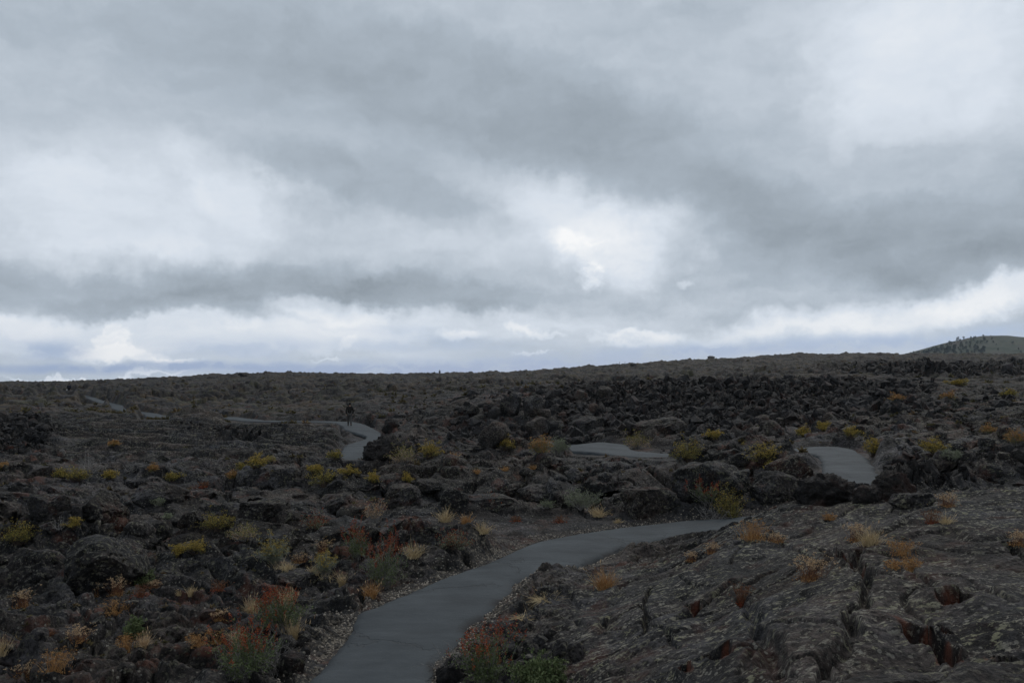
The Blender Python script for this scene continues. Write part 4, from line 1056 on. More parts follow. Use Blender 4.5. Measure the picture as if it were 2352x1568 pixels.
NAME_OF = dict(tuft=('grass_tuft', 'grass tuft'), tuft_orange=('grass_tuft', 'grass tuft'), straw_flat=('grass_tuft', 'grass tuft'), tuft_grey=('grass_tuft', 'grass tuft'),
               stalks=('dried_wildflower', 'dried plant'), stalks_red=('dried_wildflower', 'dried plant'), stalks_orange=('dried_wildflower', 'dried plant'),
               twigs=('dead_branch', 'dead branch'), rabbit=('rabbitbrush', 'shrub'), gold=('flowering_shrub', 'shrub'), olive=('green_shrub', 'shrub'), sage=('sagebrush', 'shrub'),
               redbush=('red_seeded_shrub', 'shrub'), redlow=('red_seeded_shrub', 'shrub'), herb=('leafy_plant', 'plant'), mixed=('autumn_shrub', 'shrub'), greytop=('grey_shrub', 'shrub'), dull=('dull_shrub', 'shrub'))
PLANTS = [
 # lower left
 ('olive', 44, 1247, 72, 52, 'yellow green shrub at the left edge above the rounded boulders'),
 ('gold', 168, 1214, 26, 24, 'small golden flower clump beside a bare white twig at left'),
 ('twigs', 136, 1214, 22, 26, 'tiny bare white twig beside the small golden flower clump'),
 ('olive', 498, 1217, 80, 42, 'sprawling yellow green shrub in the hollow of the left middle ground'),
 ('dull', 560, 1240, 70, 36, 'grey green trailing growth right of the sprawling yellow green shrub'),
 ('gold', 410, 1279, 28, 32, 'bright golden clump, left half of a pair on the lava'),
 ('gold', 450, 1270, 50, 32, 'bright golden clump, wider right half of a pair on the lava'),
 ('rabbit', 628, 1302, 66, 64, 'grey green rabbitbrush with yellow tips left of the red tipped shrub'),
 ('rabbit', 746, 1324, 58, 58, 'round rabbitbrush with yellow crown just right of the low black flat rock'),
 ('stalks', 748, 1268, 44, 34, 'pale tan seed stalks behind the round rabbitbrush'),
 ('tuft', 660, 1309, 46, 24, 'straw tuft at the foot of the leftmost rabbitbrush'),
 ('tuft', 722, 1318, 36, 26, 'pale straw tuft against the left side of the round rabbitbrush'),
 ('herb', 320, 1344, 74, 56, 'fresh green leafy plant right of the largest boulder'),
 ('stalks', 52, 1392, 34, 42, 'tan dried stalks standing alone below the left rounded boulder'),
 ('stalks', 218, 1366, 24, 36, 'thin dried stalks at the foot of the largest boulder'),
 ('stalks', 268, 1365, 32, 44, 'dried stalks with straw base left of the fresh green plant'),
 ('stalks_red', 322, 1366, 38, 28, 'reddish dried clump below the fresh green plant'),
 ('stalks', 357, 1350, 24, 22, 'short dried stalks at the right foot of the fresh green plant'),
 ('tuft', 440, 1366, 24, 22, 'small pale grass tuft in the open crust at left centre'),
 ('tuft', 412, 1364, 20, 12, 'tiny flat grass tuft just left of a small pale tuft'),
 ('stalks_orange', 267, 1404, 54, 30, 'broad orange tan dried cushion below the straw based stalks'),
 ('tuft', 658, 1394, 46, 46, 'tall straw tuft below the low black flat rock'),
 ('tuft', 578, 1410, 44, 40, 'straw tuft with one long stem left of the tall straw tuft'),
 ('stalks', 504, 1420, 28, 24, 'faint reddish tan stalks left of the straw tuft with a long stem'),
 ('tuft', 674, 1472, 32, 62, 'narrow upright straw tuft by the gravel margin'),
 ('redbush', 645, 1448, 110, 84, 'grey twiggy shrub with scattered red clusters behind the big red shrub'),
 ('redbush', 560, 1566, 150, 138, 'big red and green shrub at the bottom left of the asphalt'),
 ('twigs', 622, 1550, 70, 92, 'pale bare twigs spreading from the right side of the big red shrub'),
 ('stalks_orange', 452, 1478, 46, 28, 'bright orange low plant left of the big red shrub'),
 ('stalks_orange', 500, 1472, 46, 34, 'orange low plant touching the top left of the big red shrub'),
 ('tuft_grey', 548, 1478, 50, 40, 'pale tan grass behind the red clusters of the big red shrub'),
 ('herb', 312, 1458, 54, 44, 'green sprout among the lower left stones'),
 ('stalks', 180, 1470, 46, 40, 'dried seed stalks with many pale heads left of the green sprout'),
 ('stalks_orange', 291, 1494, 34, 44, 'rusty dried stalks directly under the green sprout'),
 ('tuft_grey', 332, 1488, 30, 40, 'thin grey stems right of the rusty dried stalks'),
 ('stalks_orange', 129, 1540, 60, 52, 'larger orange tan dried clump in the lower left corner'),
 ('stalks', 62, 1547, 58, 34, 'lower tan dried clump in the lower left corner'),
 ('twigs', 430, 1588, 120, 40, 'grey dead twigs along the bottom edge left of the big red shrub'),
 ('stalks_red', 116, 1460, 28, 18, 'little dark red plant left of the pale headed stalks'),
 ('stalks_red', 640, 1420, 26, 24, 'dark red sprig beside the tall straw tuft'),
 ('tuft', 6, 1500, 40, 40, 'pale dry grass cut by the left edge'),
 ('stalks_red', 505, 1352, 40, 22, 'rusty mat of stalks on the crust at left centre'),
 ('tuft', 785, 1345, 26, 34, 'straw tuft right of the round rabbitbrush'),
 ('stalks', 690, 1290, 46, 24, 'reddish tan dried growth between the two rabbitbrush bushes'),
 # left middle distance
 ('olive', 178, 1102, 60, 30, 'yellow green shrub under a bleached twig mass below the layered slab'),
 ('twigs', 196, 1085, 70, 44, 'bleached twig mass above the yellow green shrub below the layered slab'),
 ('olive', 138, 1096, 30, 22, 'low dull green shrub left of the bleached twig mass'),
 ('gold', 252, 1100, 30, 20, 'small yellow tuft right of the bleached twig mass'),
 ('olive', 396, 1103, 32, 20, 'small pale yellow green tuft above the wide smooth swelling'),
 ('gold', 590, 1075, 52, 32, 'golden shrub on the rim right of the layered slab'),
 ('olive', 562, 1080, 34, 18, 'green skirt at the left foot of the golden rim shrub'),
 ('mixed', 534, 1100, 22, 20, 'small brownish orange plant below the golden rim shrub'),
 ('olive', 748, 1118, 80, 40, 'dark bush with yellow sprays left of the path bend'),
 ('gold', 800, 1092, 50, 20, 'yellow spray reaching right from the dark bush'),
 ('gold', 722, 1086, 36, 18, 'yellow flowers on top of the dark bush with sprays'),
 ('olive', 770, 1054, 34, 22, 'olive shrub just left of the path bend'),
 ('mixed', 4, 1077, 24, 16, 'orange brown plant cut by the left edge in the middle distance'),
 ('twigs', 296, 1082, 40, 26, 'grey bare twig plant on the foot of the layered slab'),
 ('redlow', 727, 1214, 48, 42, 'green and red shrub under the hump with red streaks'),
 ('sage', 390, 1193, 32, 14, 'low sage mat above the sprawling yellow green shrub'),
 ('sage', 360, 1162, 30, 22, 'grey green tuft on the wide smooth swelling'),
 ('mixed', 353, 1084, 24, 20, 'small orange plant left of the small pale yellow green tuft'),
 ('mixed', 262, 1024, 22, 12, 'tiny orange plant high on the layered slab'),
 ('stalks_red', 470, 1118, 26, 16, 'small rusty plant between the pale yellow green tuft and the dark bush'),
 ('dull', 620, 1062, 24, 16, 'dull twig shrub at the right end of the layered slab'),
 # centre
 ('dull', 926, 1066, 66, 44, 'greyish olive shrub left of the golden shrub at the centre'),
 ('gold', 988, 1052, 52, 36, 'bright golden shrub on the rim at the centre'),
 ('tuft_orange', 1040, 1051, 28, 16, 'low orange tan tuft right of the bright golden centre shrub'),
 ('gold', 1160, 1033, 46, 30, 'yellow shrub at the foot of the tall leaning slab'),
 ('mixed', 1240, 1050, 56, 54, 'tall gold and rust shrub left of the middle stretch of path'),
 ('sage', 1282, 1044, 46, 44, 'grey green right half of the tall gold and rust shrub'),
 ('olive', 1576, 1060, 70, 52, 'thick olive gold shrub in front of the thin far path'),
 ('dull', 1462, 1030, 56, 38, 'pale twiggy shrub beyond the middle stretch of path'),
 ('gold', 860, 1109, 26, 22, 'small yellow tuft, left one of two on the domed lump'),
 ('gold', 936, 1109, 18, 22, 'thin yellow tuft, right one of two on the domed lump'),
 ('greytop', 858, 1200, 72, 50, 'pale grey bush with faint red tips beside the open crust'),
 ('tuft', 1023, 1199, 40, 34, 'tall straw tuft, leftmost of three above the asphalt'),
 ('tuft_orange', 1071, 1200, 36, 24, 'rounded orange tan tuft, middle one of three above the asphalt'),
 ('tuft', 1107, 1223, 56, 28, 'wide straw tuft, nearest of three above the asphalt'),
 ('tuft', 950, 1278, 56, 36, 'wide pale straw tuft right of the tall red clusters'),
 ('redlow', 1045, 1258, 74, 42, 'low green shrub with red flecks below the three straw tufts'),
 ('sage', 1335, 1168, 92, 48, 'silvery sage shrub in front of the cave mouth'),
 ('tuft', 1375, 1184, 52, 28, 'straw tuft at the right foot of the silvery sage shrub'),
 ('redlow', 1133, 1156, 66, 18, 'flat red and green growth on the low flat topped rock'),
 ('redbush', 820, 1282, 50, 80, 'slim shrub with tall red clusters left of the red topped green shrub'),
 ('redbush', 885, 1352, 100, 118, 'red topped green shrub standing on the gravel margin'),
 ('tuft_orange', 852, 1370, 48, 38, 'brown orange grass at the foot of the red topped green shrub'),
 ('stalks_red', 1186, 1196, 24, 14, 'little red plant on the open crust right of the straw tufts'),
 ('stalks_red', 1285, 1198, 34, 16, 'low reddish plant on the crust below the silvery sage'),
 ('sage', 1255, 1165, 38, 16, 'small sage left of the silvery sage shrub'),
 ('twigs', 1172, 1190, 26, 16, 'tiny bleached stick on the open crust'),
 ('tuft_orange', 1095, 1086, 22, 12, 'tiny orange tuft on the shelf above the cave'),
 ('tuft_orange', 1160, 1080, 22, 12, 'tiny tan tuft on the middle of the shelf'),
 ('tuft_orange', 1225, 1076, 20, 12, 'tiny tan tuft at the right of the shelf'),
 ('tuft', 1420, 1200, 24, 12, 'small olive tuft at the far margin of the asphalt'),
 # right, beyond the dome
 ('redbush', 1632, 1160, 80, 58, 'red and brown upper part of the tangled shrub by the great outcrop'),
 ('olive', 1676, 1192, 62, 84, 'green right half of the tangled shrub by the great outcrop'),
 ('twigs', 1640, 1196, 96, 50, 'bleached tangle of twigs under the shrub by the great outcrop'),
 ('stalks_orange', 1729, 1236, 68, 50, 'orange tan dried clump where the asphalt passes behind the dome'),
 ('stalks', 1785, 1240, 44, 20, 'faint dried growth right of the orange tan clump'),
 ('gold', 1752, 1062, 84, 36, 'wide golden shrub behind the great outcrop'),
 ('olive', 1768, 1088, 32, 36, 'olive green stems hanging in the gap beside the squared block'),
 ('gold', 1785, 1086, 24, 24, 'small yellow tuft at the left foot of the squared block'),
 ('gold', 2008, 1048, 50, 42, 'golden shrub at the outer bend of the upper path'),
 ('gold', 2148, 1048, 50, 44, 'golden green shrub right of the upper path'),
 ('sage', 2186, 1058, 50, 34, 'grey green shrub touching the golden green shrub at right'),
 ('gold', 1957, 1006, 34, 26, 'golden tuft beyond the top of the upper path'),
 ('gold', 1846, 1003, 34, 20, 'yellow tuft at the foot of the black rubble field'),
 ('gold', 1637, 1009, 52, 20, 'wide yellow tuft under the wide rounded slab'),
 ('gold', 1891, 990, 20, 22, 'slim yellow tuft right of the rubble foot'),
 ('mixed', 2059, 926, 30, 22, 'orange shrub alone on the right slope'),
 ('gold', 2200, 886, 50, 12, 'flat yellow row of bushes high on the right slope'),
 ('olive', 2320, 912, 42, 17, 'yellow green bush high at the right edge'),
 ('mixed', 2180, 919, 30, 19, 'tan orange bush below the flat yellow row'),
 ('mixed', 2338, 1022, 56, 36, 'tan orange shrub cut by the right edge'),
 ('mixed', 2270, 997, 28, 22, 'brown shrub left of the shrub cut by the right edge'),
 ('tuft', 1998, 1249, 66, 44, 'straw and tan clump with dark stems on the dome above the long crack'),
 ('stalks', 1966, 1240, 36, 46, 'tall tan seed heads at the left of the straw clump on the dome'),
 ('stalks_orange', 2072, 1270, 58, 36, 'yellowish dried clump right of the straw clump on the dome'),
 ('stalks', 2177, 1162, 40, 36, 'tan seed heads on the crest of the dome'),
 ('stalks_red', 2140, 1200, 34, 34, 'red stalks on the crest of the dome'),
 ('tuft', 2172, 1202, 40, 26, 'straw tuft right of the red stalks on the dome'),
 ('stalks', 1867, 1330, 62, 62, 'pale pinkish dried clump standing on the middle of the dome'),
 ('stalks_orange', 2058, 1304, 46, 24, 'orange low plant right of the crack on the dome, left half'),
 ('stalks_orange', 2095, 1306, 40, 28, 'orange low plant right of the crack on the dome, right half'),
 ('stalks_red', 1706, 1386, 36, 48, 'thin red stalks growing from a pit in the dome'),
 ('stalks', 1637, 1268, 38, 28, 'tan stalks on the left shoulder of the dome'),
 ('stalks', 1588, 1286, 24, 24, 'few tan stalks low on the left shoulder of the dome'),
 ('tuft_orange', 1390, 1350, 66, 46, 'orange brown grass clump between the asphalt and the dome'),
 ('straw_flat', 1252, 1374, 74, 22, 'flattened pale straw beside the asphalt'),
 ('straw_flat', 1200, 1418, 50, 18, 'thin scattered straw below the flattened pale straw'),
 ('redbush', 1118, 1580, 100, 150, 'tall red spiked shrub at the bottom right of the asphalt'),
 ('herb', 1240, 1584, 138, 92, 'leafy green bush at the bottom edge right of the red spiked shrub'),
 ('twigs', 1045, 1545, 84, 76, 'pale bare twigs overhanging the asphalt at the bottom'),
 ('stalks', 2340, 1250, 40, 34, 'tan stalks cut by the right edge on the dome'),
 ('stalks_orange', 1905, 1190, 26, 14, 'tiny orange sprig behind the crest of the dome'),
]
for pl in PLANTS:
    nm, ct = NAME_OF[pl[0]]
    build_plant(pl[0], nm, ct, pl[1], pl[2], pl[3], pl[4], pl[5])

# far scrub and sprigs: growth nobody could count
def scrub():
    rng = np.random.default_rng(12)
    V, Fc, C, nv = [], [], [], 0
    zones = [(0, 1300, 60, 190, 900, .14, .42), (900, 2352, 75, 200, 500, .14, .45), (0, 2352, 24, 60, 420, .06, .16), (0, 900, 10, 20, 420, .02, .06), (1650, 2352, 26, 60, 300, .06, .2), (130, 540, 63, 80, 130, .1, .4)]
    P_, S_ = [], []
    for x0, x1, d0, d1, n, s0, s1 in zones:
        px = rng.uniform(x0, x1, n); d = np.exp(rng.uniform(math.log(d0), math.log(d1), n))
        cl = fbm(px * 0.02, np.log(d) * 12, 3, 21)
        x = (px - CX) / F * d
        e, _ = path_dist(x, d)
        for k in range(n):
            if cl[k] < -0.15 or e[k] < .4: continue
            p = ground_at(x[k], d[k]); P_.append(p[:]); S_.append(s0 + (s1 - s0) * rng.random() ** 1.6)
    P_, S_ = np.array(P_), np.array(S_)
    k = 16
    c = np.repeat(P_, k, 0); s = np.repeat(S_, k)
    u = rng.normal(size=c.shape); u[:, 2] = np.abs(u[:, 2]) * .8; u = unit(u)
    v, f = leaves(rng, c + u * (s * .15)[:, None], u, s * rng.uniform(.6, 1.3, len(s)), s * .22)
    o = mesh_obj('scrub', v, f, MAT['scrub']); tag(o, 'dull olive and tan scrub dotted over the far lava', 'scrub', kind='stuff')
def scrub_material():
    m, t = new_mat('scrub')
    r = t.n('ShaderNodeNewGeometry'); P = r.outputs['Position']
    a = t.ramp(t.noise(P, 0.5, 3, .6), [(0.3, (.075, .072, .035)), (0.5, (.11, .092, .042)), (0.62, (.15, .105, .055)), (0.75, (.17, .085, .04))])
    finish(t, a, .85, None, .2); return m
MAT['scrub'] = scrub_material()
scrub()

# pale cinder gravel along the near path
def gravel():
    rng = np.random.default_rng(3)
    v0, f0 = _ICO[1]
    keep = [k for k in range(len(PC)) if PC[k][1] < 22 and PC[k][1] > 6]
    n = 7000
    k = rng.choice(keep, n); side = rng.random(n) < .5
    off = PW[k] + 0.02 + np.abs(rng.normal(size=n)) * np.where(side, .26, .14)
    c = PC[k] + _dir[k] * np.where(side, -off, off)[:, None] + rng.normal(size=(n, 3)) * .05
    V, Fs = [], []
    s = rng.uniform(.006, .022, n)
    ok = 0
    for i in range(n):
        p = ground_at(c[i, 0], c[i, 1])
        if abs(p.z - PC[k[i]][2]) > .45: continue
        V.append(v0 * (s[i] * rng.uniform(.7, 1.2, 3)) + np.array(p) + [0, 0, s[i] * .3]); Fs.append(f0 + ok * len(v0)); ok += 1
    o = mesh_obj('gravel', np.concatenate(V), np.concatenate(Fs), leaf_material('gravel_stone', [(.03, .027, .025), (.06, .052, .045), (.12, .10, .08), (.24, .205, .165), (.34, .30, .25)]))
    tag(o, 'pale cinder gravel scattered along the asphalt', 'gravel', kind='stuff')
gravel()
# ------------------------------------------------------------------ cinder cone with its pines
HX, HY = (2283 - CX) / F * 1800, 1800.0
HTOP = CAMZ + 1800 * (880 - 770) / F
def cone_h(x, y):
    r = np.hypot((x - HX) * np.where(x > HX, .80, 1.0), (y - HY)); a = np.arctan2(y - HY, x - HX)
    h = HTOP - 0.295 * (np.sqrt(r * r + 55 ** 2) - 55) * (1 + 0.05 * np.sin(a * 3 + 1))
    return h + 1.6 * fbm(x * .012, y * .012, 4, 301) + .5 * fbm(x * .06, y * .06, 3, 303)
def build_hill():
    n = 180
    r = np.linspace(0, 1, n) ** .8 * 520; a = np.linspace(0, 2 * math.pi, 241)[:-1]
    X = HX + r[:, None] * np.cos(a)[None]; Y = HY + r[:, None] * np.sin(a)[None]
    Z = cone_h(X.ravel(), Y.ravel())
    i = np.arange(n - 1)[:, None] * 240; j = np.arange(240)[None]; j2 = (j + 1) % 240
    q = np.stack([i + j, i + 240 + j, i + 240 + j2, i + j2], -1).reshape(-1, 4)
    m, t = new_mat('cinder_slope')
    P = t.n('ShaderNodeNewGeometry').outputs['Position']
    c = t.mix(t.mr(t.noise(P, .03, 5, .7), .38, .62), c4((.055, .064, .044)), c4((.088, .088, .066)))
    c = t.mix(t.mr(t.noise(P, .012, 3, .5), .52, .66, 0, .7), c, c4((.082, .064, .054)))
    c = t.mix(t.mr(t.noise(P, .16, 4, .7), .55, .68, 0, .6), c, c4((.04, .052, .038)))
    finish(t, c, .95, None, .1)
    o = mesh_obj('hill', np.stack([X.ravel(), Y.ravel(), Z], 1), q, m, smooth=True)
    tag(o, kind='structure')
build_hill()

def pine_meshes(seed):
    rng = np.random.default_rng(seed)
    tr = blades(rng, np.zeros((1, 3)), np.array([[0, 0, 1.0]]), np.array([.92]), np.array([.035]), .04, 5)
    br = blades(rng, np.stack([np.zeros(9), np.zeros(9), np.linspace(.25, .8, 9)], 1), unit(np.stack([rng.normal(size=9), rng.normal(size=9), np.full(9, .25)], 1)), np.linspace(.3, .12, 9), np.full(9, .012), .1, 3)
    V = np.concatenate([tr[0], br[0]]); Fc = np.concatenate([tr[1], br[1] + len(tr[0])])
    # needle clumps, open between them
    nc = 15; z = rng.uniform(.28, .95, nc); rad = .27 * (1.15 - z) + .06; a = rng.uniform(0, 6.28, nc)
    cc = np.stack([rad * np.cos(a), rad * np.sin(a), z], 1)
    k = 26; c = np.repeat(cc, k, 0) + rng.normal(size=(nc * k, 3)) * [.065, .065, .045]
    q = leaves(rng, c, unit(rng.normal(size=c.shape) + [0, 0, .4]), np.full(len(c), .085), np.full(len(c), .028))
    return (V, Fc), q
MAT['needles'] = leaf_material('pine_needles', [(.025, .035, .022), (.04, .052, .032), (.055, .065, .04)])
MAT['bark'] = leaf_material('pine_bark', [(.05, .04, .032), (.07, .055, .045)])
PINES = []
for s in range(4):
    t_, c_ = pine_meshes(900 + s)
    o = mesh_obj('pine_tree', *t_, MAT['bark']); c = mesh_obj('crown', *c_, MAT['needles'])
    PINES.append((o.data, c.data)); bpy.data.objects.remove(o); bpy.data.objects.remove(c)
def pine(x, y, h, label, group, k):
    # stand the tree on the cone under this bearing
    d = ray_dir(x, y); best = None
    for t in np.linspace(1350, 1830, 481):
        X, Y, Z = d[0] * t, d[1] * t, CAMZ + d[2] * t
        if Z < float(cone_h(np.array([X]), np.array([Y]))[0]): best = (X, Y); break
    if best is None:
        X, Y = d[0] * 1800, d[1] * 1800; best = (X, Y)
    Z = float(cone_h(np.array([best[0]]), np.array([best[1]]))[0])
    H = h * 1780 / F
    r = empty('pine_tree', (best[0], best[1], Z - .4), k * 1.7); r.scale = (H, H, H)
    tag(r, label, 'tree', group)
    tr = bpy.data.objects.new('trunk', PINES[k % 4][0]); COL.objects.link(tr); tr.parent = r
    cr = bpy.data.objects.new('crown', PINES[k % 4][1]); COL.objects.link(cr); cr.parent = r
RIDGE = [(2092, 813, 5), (2099, 814, 8), (2107, 813, 7), (2111, 813, 8), (2117, 812, 6), (2123, 811, 8), (2128, 809, 6), (2134, 807, 6), (2139, 806, 7), (2143, 805, 9), (2150, 803, 9), (2163, 799, 9), (2166, 798, 7),
         (2175, 796, 9), (2182, 793, 11), (2186, 792, 8), (2192, 789, 6), (2200, 786, 13), (2214, 781, 9), (2206, 784, 6)]
FACE = [(2231, 781, 9), (2239, 783, 12), (2259, 775, 7), (2261, 786, 12), (2276, 772, 3), (2279, 780, 6), (2282, 788, 6), (2267, 789, 8), (2245, 791, 9), (2254, 790, 9), (2229, 793, 10), (2220, 792, 9), (2208, 793, 9), (2207, 799, 10),
        (2195, 798, 8), (2181, 806, 9), (2173, 805, 8), (2228, 800, 9), (2240, 799, 9), (2326, 791, 8), (2292, 805, 6), (2259, 803, 9), (2246, 804, 9), (2218, 803, 9), (2339, 804, 6), (2345, 812, 7), (2288, 793, 4)]
for k, (x, y, h) in enumerate(RIDGE):
    pine(x, y, h, 'small dark pine standing on the left outline of the distant cone', 'pines on the outline of the cone', k)
for k, (x, y, h) in enumerate(FACE):
    pine(x, y, h, 'small pine standing apart on the face of the distant cone', 'pines on the face of the cone', k + 1)
_r = random.Random(8)
for k in range(70):
    x = _r.uniform(2118, 2262); y = _r.uniform(max(800, 812 - (x - 2118) * .2), 815)
    pine(x, y, _r.uniform(6, 10), 'small pine in the blue green wood low on the left of the distant cone', 'pines of the wood below the cone', k)

# ------------------------------------------------------------------ people
def skin_mesh(joints, edges, sub=2):
    """joints: name -> (x, y, z, radius)"""
    names = list(joints); ix = {n: i for i, n in enumerate(names)}
    me = bpy.data.meshes.new('skin'); me.from_pydata([joints[n][:3] for n in names], [(ix[a], ix[b]) for a, b in edges], [])
    o = bpy.data.objects.new('skin', me); COL.objects.link(o)
    sk = o.modifiers.new('s', 'SKIN'); sk.use_smooth_shade = True
    for i, n in enumerate(names):
        r = joints[n][3]; rr = r if isinstance(r, tuple) else (r, r)
        me.skin_vertices[0].data[i].radius = rr
        me.skin_vertices[0].data[i].use_root = (i == 0)
    su = o.modifiers.new('u', 'SUBSURF'); su.levels = su.render_levels = sub
    dg = bpy.context.evaluated_depsgraph_get()
    res = bpy.data.meshes.new_from_object(o.evaluated_get(dg))
    bpy.data.objects.remove(o)
    return res

def attach(name, me, mat, parent):
    me.materials.clear(); me.materials.append(mat)
    me.polygons.foreach_set('use_smooth', [True] * len(me.polygons))
    o = bpy.data.objects.new(name, me); COL.objects.link(o); o.parent = parent
    return o

def person(loc, height, facing, label, jacket, trousers, hair, skin, stride, arms, carry=None):
    """a walker; local +Y is the walking direction"""
    root = empty('person', loc, facing); tag(root, label, 'person')
    s = height / 1.75; root.scale = (s, s, s)
    a = stride
    J = {'pelvis': (0, 0, .93, .125), 'waist': (0, .01, 1.08, .12), 'chest': (0, .03, 1.30, (.155, .12)), 'neckb': (0, .03, 1.45, .075), 'neck': (0, .05, 1.52, .055), 'head': (0, .07, 1.61, (.074, .088)), 'crown': (0, .065, 1.70, .062),
         'nose': (0, .155, 1.605, .012)}
    E = [('pelvis', 'waist'), ('waist', 'chest'), ('chest', 'neckb'), ('neckb', 'neck'), ('neck', 'head'), ('head', 'crown'), ('head', 'nose')]
    for sg, n in ((-1, 'l'), (1, 'r')):
        f = a * sg
        J.update({n + 'hip': (sg * .095, 0, .88, .095), n + 'knee': (sg * .105, f * .16 + .03, .49, .058), n + 'ankle': (sg * .11, f * .30 - .03, .10 + max(0, -f) * .05, .04), n + 'toe': (sg * .125, f * .30 + .13, .045, .035),
                  n + 'sh': (sg * .19, .02, 1.41, .062), n + 'elb': (sg * (.255 + arms[0]), -f * .10 - .03, 1.13, .045), n + 'wri': (sg * (.235 + arms[1]), -f * .14 + .07, .90, .030),
                  n + 'palm': (sg * (.235 + arms[1]), -f * .15 + .09, .83, .032)})
        E += [('pelvis', n + 'hip'), (n + 'hip', n + 'knee'), (n + 'knee', n + 'ankle'), (n + 'ankle', n + 'toe'), ('chest', n + 'sh'), (n + 'sh', n + 'elb'), (n + 'elb', n + 'wri'), (n + 'wri', n + 'palm')]
        px, py, pz = J[n + 'palm'][:3]
        for k, (o_, l_) in enumerate(((-.026, .070), (-.009, .080), (.009, .076), (.026, .060))):
            J[n + 'f%d' % k] = (px - sg * .004, py + o_, pz - .045, .0095); J[n + 'g%d' % k] = (px - sg * .022, py + o_, pz - l_, .008)
            E += [(n + 'palm', n + 'f%d' % k), (n + 'f%d' % k, n + 'g%d' % k)]
        J[n + 'th'] = (px - sg * .02, py + .04, pz - .012, .010); J[n + 'tt'] = (px - sg * .035, py + .052, pz - .045, .008)
        E += [(n + 'palm', n + 'th'), (n + 'th', n + 'tt')]
    attach('body', skin_mesh(J, E), MAT[skin], root)
    def sub(keys, grow, extra=None):
        q = {}
        for k in keys:
            x, y, z, r = J[k]; g = grow.get(k, grow.get('*', .015)); r = tuple(v + g for v in r) if isinstance(r, tuple) else r + g
            q[k] = (x, y, z, r)
        if extra: q.update(extra)
        return q
    # jacket: shoulders to hips with sleeves
    jk = ['chest', 'waist', 'pelvis', 'neckb', 'lsh', 'lelb', 'lwri', 'rsh', 'relb', 'rwri']
    q = sub(jk, {'*': .022, 'pelvis': .04, 'waist': .045, 'chest': .035, 'neckb': .02})
    q['pelvis'] = (0, 0, .90, (.175, .15))
    attach('jacket', skin_mesh(q, [('chest', 'waist'), ('waist', 'pelvis'), ('chest', 'neckb'), ('chest', 'lsh'), ('lsh', 'lelb'), ('lelb', 'lwri'), ('chest', 'rsh'), ('rsh', 'relb'), ('relb', 'rwri')]), MAT[jacket], root)
    q = sub(['pelvis', 'lhip', 'lknee', 'lankle', 'rhip', 'rknee', 'rankle'], {'*': .022, 'lknee': .026, 'rknee': .026, 'lankle': .032, 'rankle': .032})
    attach('trousers', skin_mesh(q, [('pelvis', 'lhip'), ('lhip', 'lknee'), ('lknee', 'lankle'), ('pelvis', 'rhip'), ('rhip', 'rknee'), ('rknee', 'rankle')]), MAT[trousers], root)
    for n in 'lr':
        an, to = J[n + 'ankle'], J[n + 'toe']
        attach('shoe', skin_mesh({'a': (an[0], an[1] - .03, an[2] - .04, .052), 'b': (to[0], to[1] + .01, to[2] + .012, .05)}, [('a', 'b')]), MAT['cloth_black'], root)
    h_, c_ = J['head'], J['crown']
    attach('hair', skin_mesh({'a': (0, .045, 1.64, (.082, .088)), 'b': (0, .055, 1.705, .074), 'c': (0, .02, 1.58, .062)}, [('a', 'b'), ('a', 'c')]), MAT[hair], root)
    return root

for n, c in dict(cloth_brown=(.013, .011, .009), cloth_grey=(.065, .062, .058), cloth_black=(.010, .010, .012), cloth_navy=(.012, .014, .022), hair_dark=(.012, .010, .009), skin=(.30, .19, .14), white_paper=(.6, .6, .6), post_wood=(.05, .045, .04)).items():
    MAT[n] = plain_material(n, c)

def on_path(x, y):
    ok, loc, nr, i = path.ray_cast(Vector((0, 0, CAMZ)), Vector(ray_dir(x, y)), distance=400)
    return Vector(loc) if ok else hit(x, y)[0]
p1 = on_path(803, 978)
person(p1, 53 * (p1.y / CT) / F, 0.15, 'person walking away on the path in a dark brown jacket and grey trousers', 'cloth_brown', 'cloth_grey', 'hair_dark', 'skin', -.7, (.0, -.01))
p2 = on_path(158, 907)
P2 = person(p2, 27 * (p2.y / CT) / F, 0.2, 'distant person in dark clothes near the left end of the path carrying something white', 'cloth_navy', 'cloth_black', 'hair_dark', 'skin', .6, (.02, .0))
b = bmesh.new(); bmesh.ops.create_cube(b, size=1); bmesh.ops.bevel(b, geom=b.edges[:], offset=.12, segments=2, affect='EDGES')
me = bpy.data.meshes.new('white_bag'); b.to_mesh(me); b.free(); me.materials.append(MAT['white_paper'])
bag = bpy.data.objects.new('white_bag', me); COL.objects.link(bag); sc_ = P2.scale[0]
bag.scale = (.14 * sc_, .2 * sc_, .24 * sc_); bag.location = (p2.x - .30 * sc_, p2.y + .02, p2.z + .74 * sc_)
tag(bag, 'small white bag held by the distant person on the path', 'bag')
q3 = ground_at((1010 - CX) / F * 238, 238)
person(tuple(q3), 1.7, .4, 'tiny dark person silhouetted on the skyline at the centre', 'cloth_black', 'cloth_black', 'hair_dark', 'skin', .3, (.02, .0))

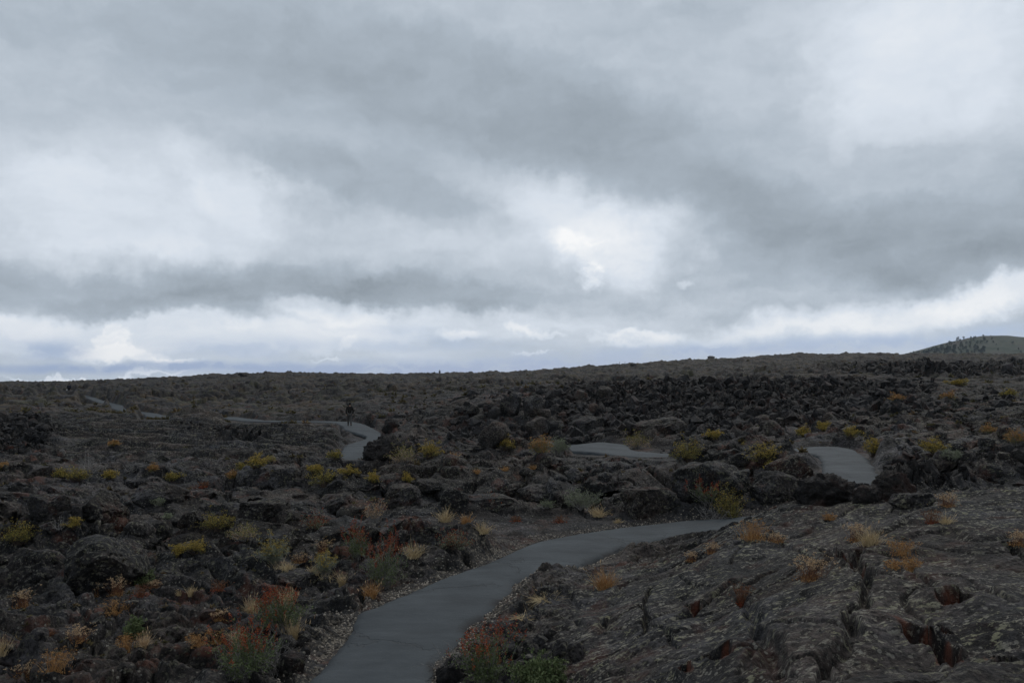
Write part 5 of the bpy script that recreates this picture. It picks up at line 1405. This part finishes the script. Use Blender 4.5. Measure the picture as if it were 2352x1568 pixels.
def post(x, y, h, label):
    p, _ = hit(x, y); d = p.y / CT; H = h * d / F; w = max(.06, .45 * d / F)
    bm = bmesh.new(); r = bmesh.ops.create_cone(bm, cap_ends=True, segments=8, radius1=w, radius2=w * .85, depth=H + .6)
    bmesh.ops.create_cone(bm, cap_ends=True, segments=8, radius1=w * 1.15, radius2=w * .5, depth=w * 2, matrix=Matrix.Translation((0, 0, H / 2 + .3 + w)))
    me = bpy.data.meshes.new('trail_post'); bm.to_mesh(me); bm.free(); me.materials.append(MAT['post_wood'])
    o = bpy.data.objects.new('trail_post', me); COL.objects.link(o); o.location = (p.x, p.y, p.z + H / 2 - .3); tag(o, label, 'post')
post(1423, 841, 9, 'thin post on the skyline, left one of two beside the lone dark rock')
post(1435.5, 840, 8, 'thin post on the skyline, right one of two beside the lone dark rock')
def trail_panel(x, y):
    p, _ = hit(x, y); d = p.y / CT; k = d / F
    r = empty('wayside_sign', p); tag(r, 'tiny dark low panel on the left skyline rise', 'sign')
    for sx in (-1, 1):
        bm = bmesh.new(); bmesh.ops.create_cone(bm, cap_ends=True, segments=8, radius1=.35 * k, radius2=.35 * k, depth=4 * k)
        me = bpy.data.meshes.new('leg'); bm.to_mesh(me); bm.free(); me.materials.append(MAT['post_wood'])
        o = bpy.data.objects.new('leg', me); COL.objects.link(o); o.parent = r; o.location = (sx * 2 * k, 0, 1 * k)
    bm = bmesh.new(); bmesh.ops.create_cube(bm, size=1); bmesh.ops.bevel(bm, geom=bm.edges[:], offset=.03, segments=1, affect='EDGES')
    me = bpy.data.meshes.new('panel'); bm.to_mesh(me); bm.free(); me.materials.append(MAT['post_wood'])
    o = bpy.data.objects.new('panel', me); COL.objects.link(o); o.parent = r; o.scale = (7 * k, 2.4 * k, .6 * k); o.location = (0, 0, 3.4 * k); o.rotation_euler = (R(30), 0, 0)
trail_panel(610, 858.5)

# ------------------------------------------------------------------ thin blue air
def build_haze(density):
    bm = bmesh.new(); bmesh.ops.create_cube(bm, size=1)
    bmesh.ops.scale(bm, vec=(6200, 6200, 150), verts=bm.verts); bmesh.ops.translate(bm, vec=(0, 0, 55), verts=bm.verts)
    me = bpy.data.meshes.new('haze'); bm.to_mesh(me); bm.free()
    m, t = new_mat('haze_air')
    v = t.n('ShaderNodeVolumePrincipled'); v.inputs['Density'].default_value = density; v.inputs['Color'].default_value = (.72, .84, 1, 1)
    o = t.n('ShaderNodeOutputMaterial'); t.t.links.new(v.outputs[0], o.inputs['Volume'])
    me.materials.append(m)
    ob = bpy.data.objects.new('haze', me); COL.objects.link(ob); tag(ob, kind='stuff')
if HAZE: build_haze(HAZE)
